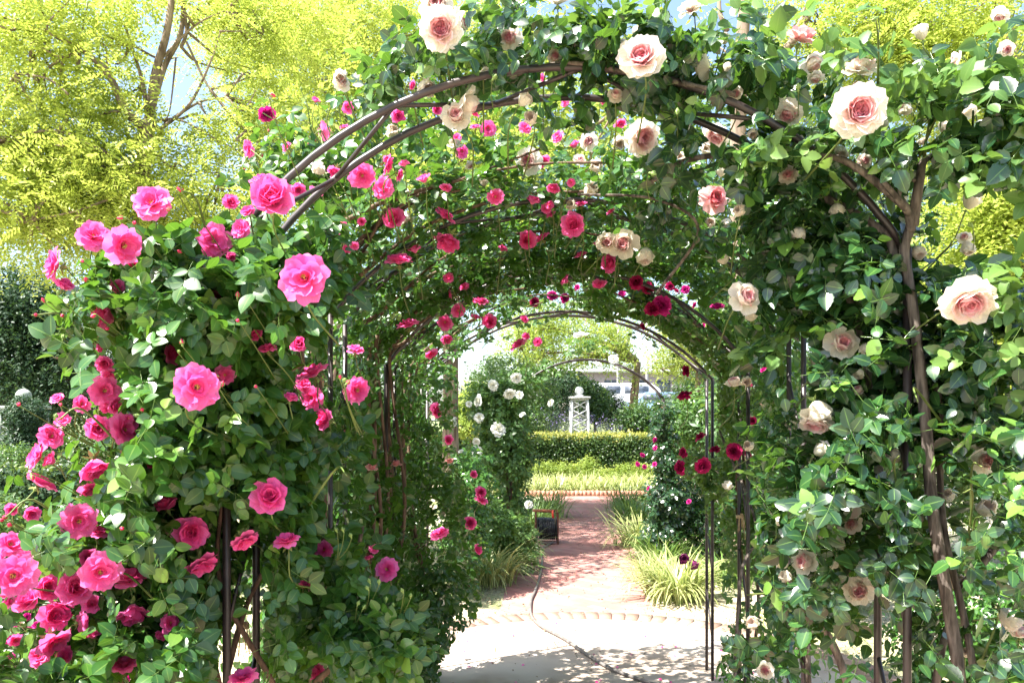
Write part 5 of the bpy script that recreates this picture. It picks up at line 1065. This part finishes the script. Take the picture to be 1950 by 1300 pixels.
b = MB(); th = np.linspace(0, 2 * np.pi * 9, 9 * 26); b.tube(np.stack([rx - .105 + .21 * th / th[-1], ry + .13 * np.cos(th), .2 + .13 * np.sin(th)], 1), .0135, 7); b.build('wound_hose', noise_mat('black_rubber', (.012, .012, .014), (.04, .04, .045), 20, .35), reel)
hz = [G(1053, 1036), G(1032, 1050), G(1032, 1075), G(1027, 1105), G(1019, 1130), G(1011, 1150), G(1012, 1178), G(1030, 1200), G(1075, 1225), G(1125, 1260), G(1165, 1283), G(1215, 1302), G(1290, 1330)]
for i, q in enumerate(hz): q[2] = .03 if i < 7 else .035
b = MB(); b.tube(hz, .0115, 10, smooth=8); o = b.build('garden_hose', noise_mat('grey_brown_hose', (.11, .10, .095), (.19, .17, .16), 30, .5)); tag(o, 'grey-brown garden hose snaking from the reel across the round paving', 'hose')
b = MB(); pp = [G(1199, 1128), G(1200, 1122), G(1225, 1118), G(1262, 1112)]
for q in pp: q[2] = .05
pp[0][2] = .012; b.tube(pp, .008, 8, smooth=4); o = b.build('irrigation_pipe', M['whitewood']); tag(o, 'thin pale pipe poking out over the right edge of the path', 'pipe')

# ------------------------------------------------------------------ street beyond: building, van, cars, poles
bx = P(1190, 720, 58)[0]; bd = thing('apartment_building', 'pale pink low building with dark windows beyond the parked cars', 'building', (bx + 3, 58, 1.55))
mw_ = noise_mat('pink_render', (.36, .28, .28), (.42, .34, .34), 4, .9); md_ = noise_mat('window_glass', (.05, .06, .08), (.12, .14, .17), 5, .15, spec=.6)
b = MB(); b.box((bx + 3, 62, 1.55 + 1.6), (9, 4, 1.6)); b.build('wall', mw_, bd, False)
b = MB(); b.box((bx + 3, 61.8, 1.55 + 3.3), (9.3, 4.4, .1)); b.build('roof', noise_mat('roof_grey', (.4, .4, .42), (.5, .5, .52), 5), bd, False)
for k in range(9):
    wx = bx - 4.8 + k * 1.9; b = MB(); b.box((wx, 57.98, 1.55 + 2.15), (.5, .03, .5)); wo = b.build('window', md_, bd, False)
    b = MB(); b.box((wx, 57.93, 3.70), (.03, .02, .5)); b.box((wx, 57.93, 3.18), (.56, .03, .035)); b.build('frame', M['shade_toned_white'], bd, False).parent = wo
    fr_ = wo.children[0]; fr_.location = (0, 0, 0)
def car(px, Y, zb, L, W, H, label, paint, van=False, cat='car'):
    x = P(px, 760, Y)[0]; root = thing('parked_car' if not van else 'parked_van', label, cat, (x, Y, zb)); mg = md_
    pr = [(-.5, .28), (-.5, .62), (-.47, .72), (-.36, .76 if not van else .95), (-.26, 1.0), (.30, 1.0), (.44, .74), (.5, .68), (.5, .28)] if not van else [(-.5, .2), (-.5, .9), (-.47, 1.0), (.3, 1.0), (.4, .85), (.45, .58), (.5, .5), (.5, .2)]
    V = []; 
    for s in (-1, 1):
        for (a, h) in pr: V.append((a * L, s * W / 2 * (1 if h < .7 else .88), h * H))
    k = len(pr); F = [(i, (i + 1) % k, (i + 1) % k + k, i + k) for i in range(k)]
    me = bpy.data.meshes.new('body'); me.from_pydata(V, [], F + [tuple(range(k - 1, -1, -1)), tuple(range(k, 2 * k))]); me.materials.append(paint); o = bpy.data.objects.new('body', me); C.objects.link(o); o.parent = root
    bv = o.modifiers.new('bevel', 'BEVEL'); bv.width = .05; bv.segments = 3
    for a0, a1 in ((-.30, -.04), (-.01, .28)):
        b = MB(); b.box((x + (a0 + a1) / 2 * L, Y - W / 2 * .93, zb + H * .82), ((a1 - a0) / 2 * L * .92, .035, H * .1)); b.build('window', mg, root, False)
    for a in (-.31, .31):
        w_ = MB(); w_.tube([(x + a * L, Y - W / 2 - .02, zb + .32), (x + a * L, Y - W / 2 + .2, zb + .32)], .32, 20); wh = w_.build('wheel', noise_mat('tyre', (.02, .02, .02), (.04, .04, .04), 20), root)
    b = MB(); b.box((x + .49 * L, Y - W * .33, zb + H * .5), (.05, .16, .06)); b.build('headlight', M['whitewood'], root, False)
mp1 = noise_mat('white_car_paint', (.45, .46, .48), (.5, .51, .53), 2, .3, spec=.6); mp2 = noise_mat('blue_grey_paint', (.16, .24, .36), (.2, .3, .42), 2, .25, spec=.6)
car(1185, 43, 1.41, 4.7, 1.8, 1.95, 'white van parked beyond the garden, left of the thin tree trunk', mp1, True, 'van')
car(1262, 42.5, 1.41, 4.0, 1.7, 1.45, 'blue-grey car parked beyond the garden, right of the thin tree trunk', mp2)
for px, lb in ((1177, 'thin grey utility pole left of the thin tree trunk'), (1232, 'thin grey utility pole right of the thin tree trunk')):
    c = P(px, 700, 50); b = MB(); b.tube([(c[0], 50, 1.5), (c[0], 50, 9)], .09, 8); b.box((c[0], 50, 8.2), (.8, .05, .05)); o = b.build('utility_pole', noise_mat('pole_grey', (.4, .38, .38), (.5, .48, .47), 5)); tag(o, lb, 'pole')
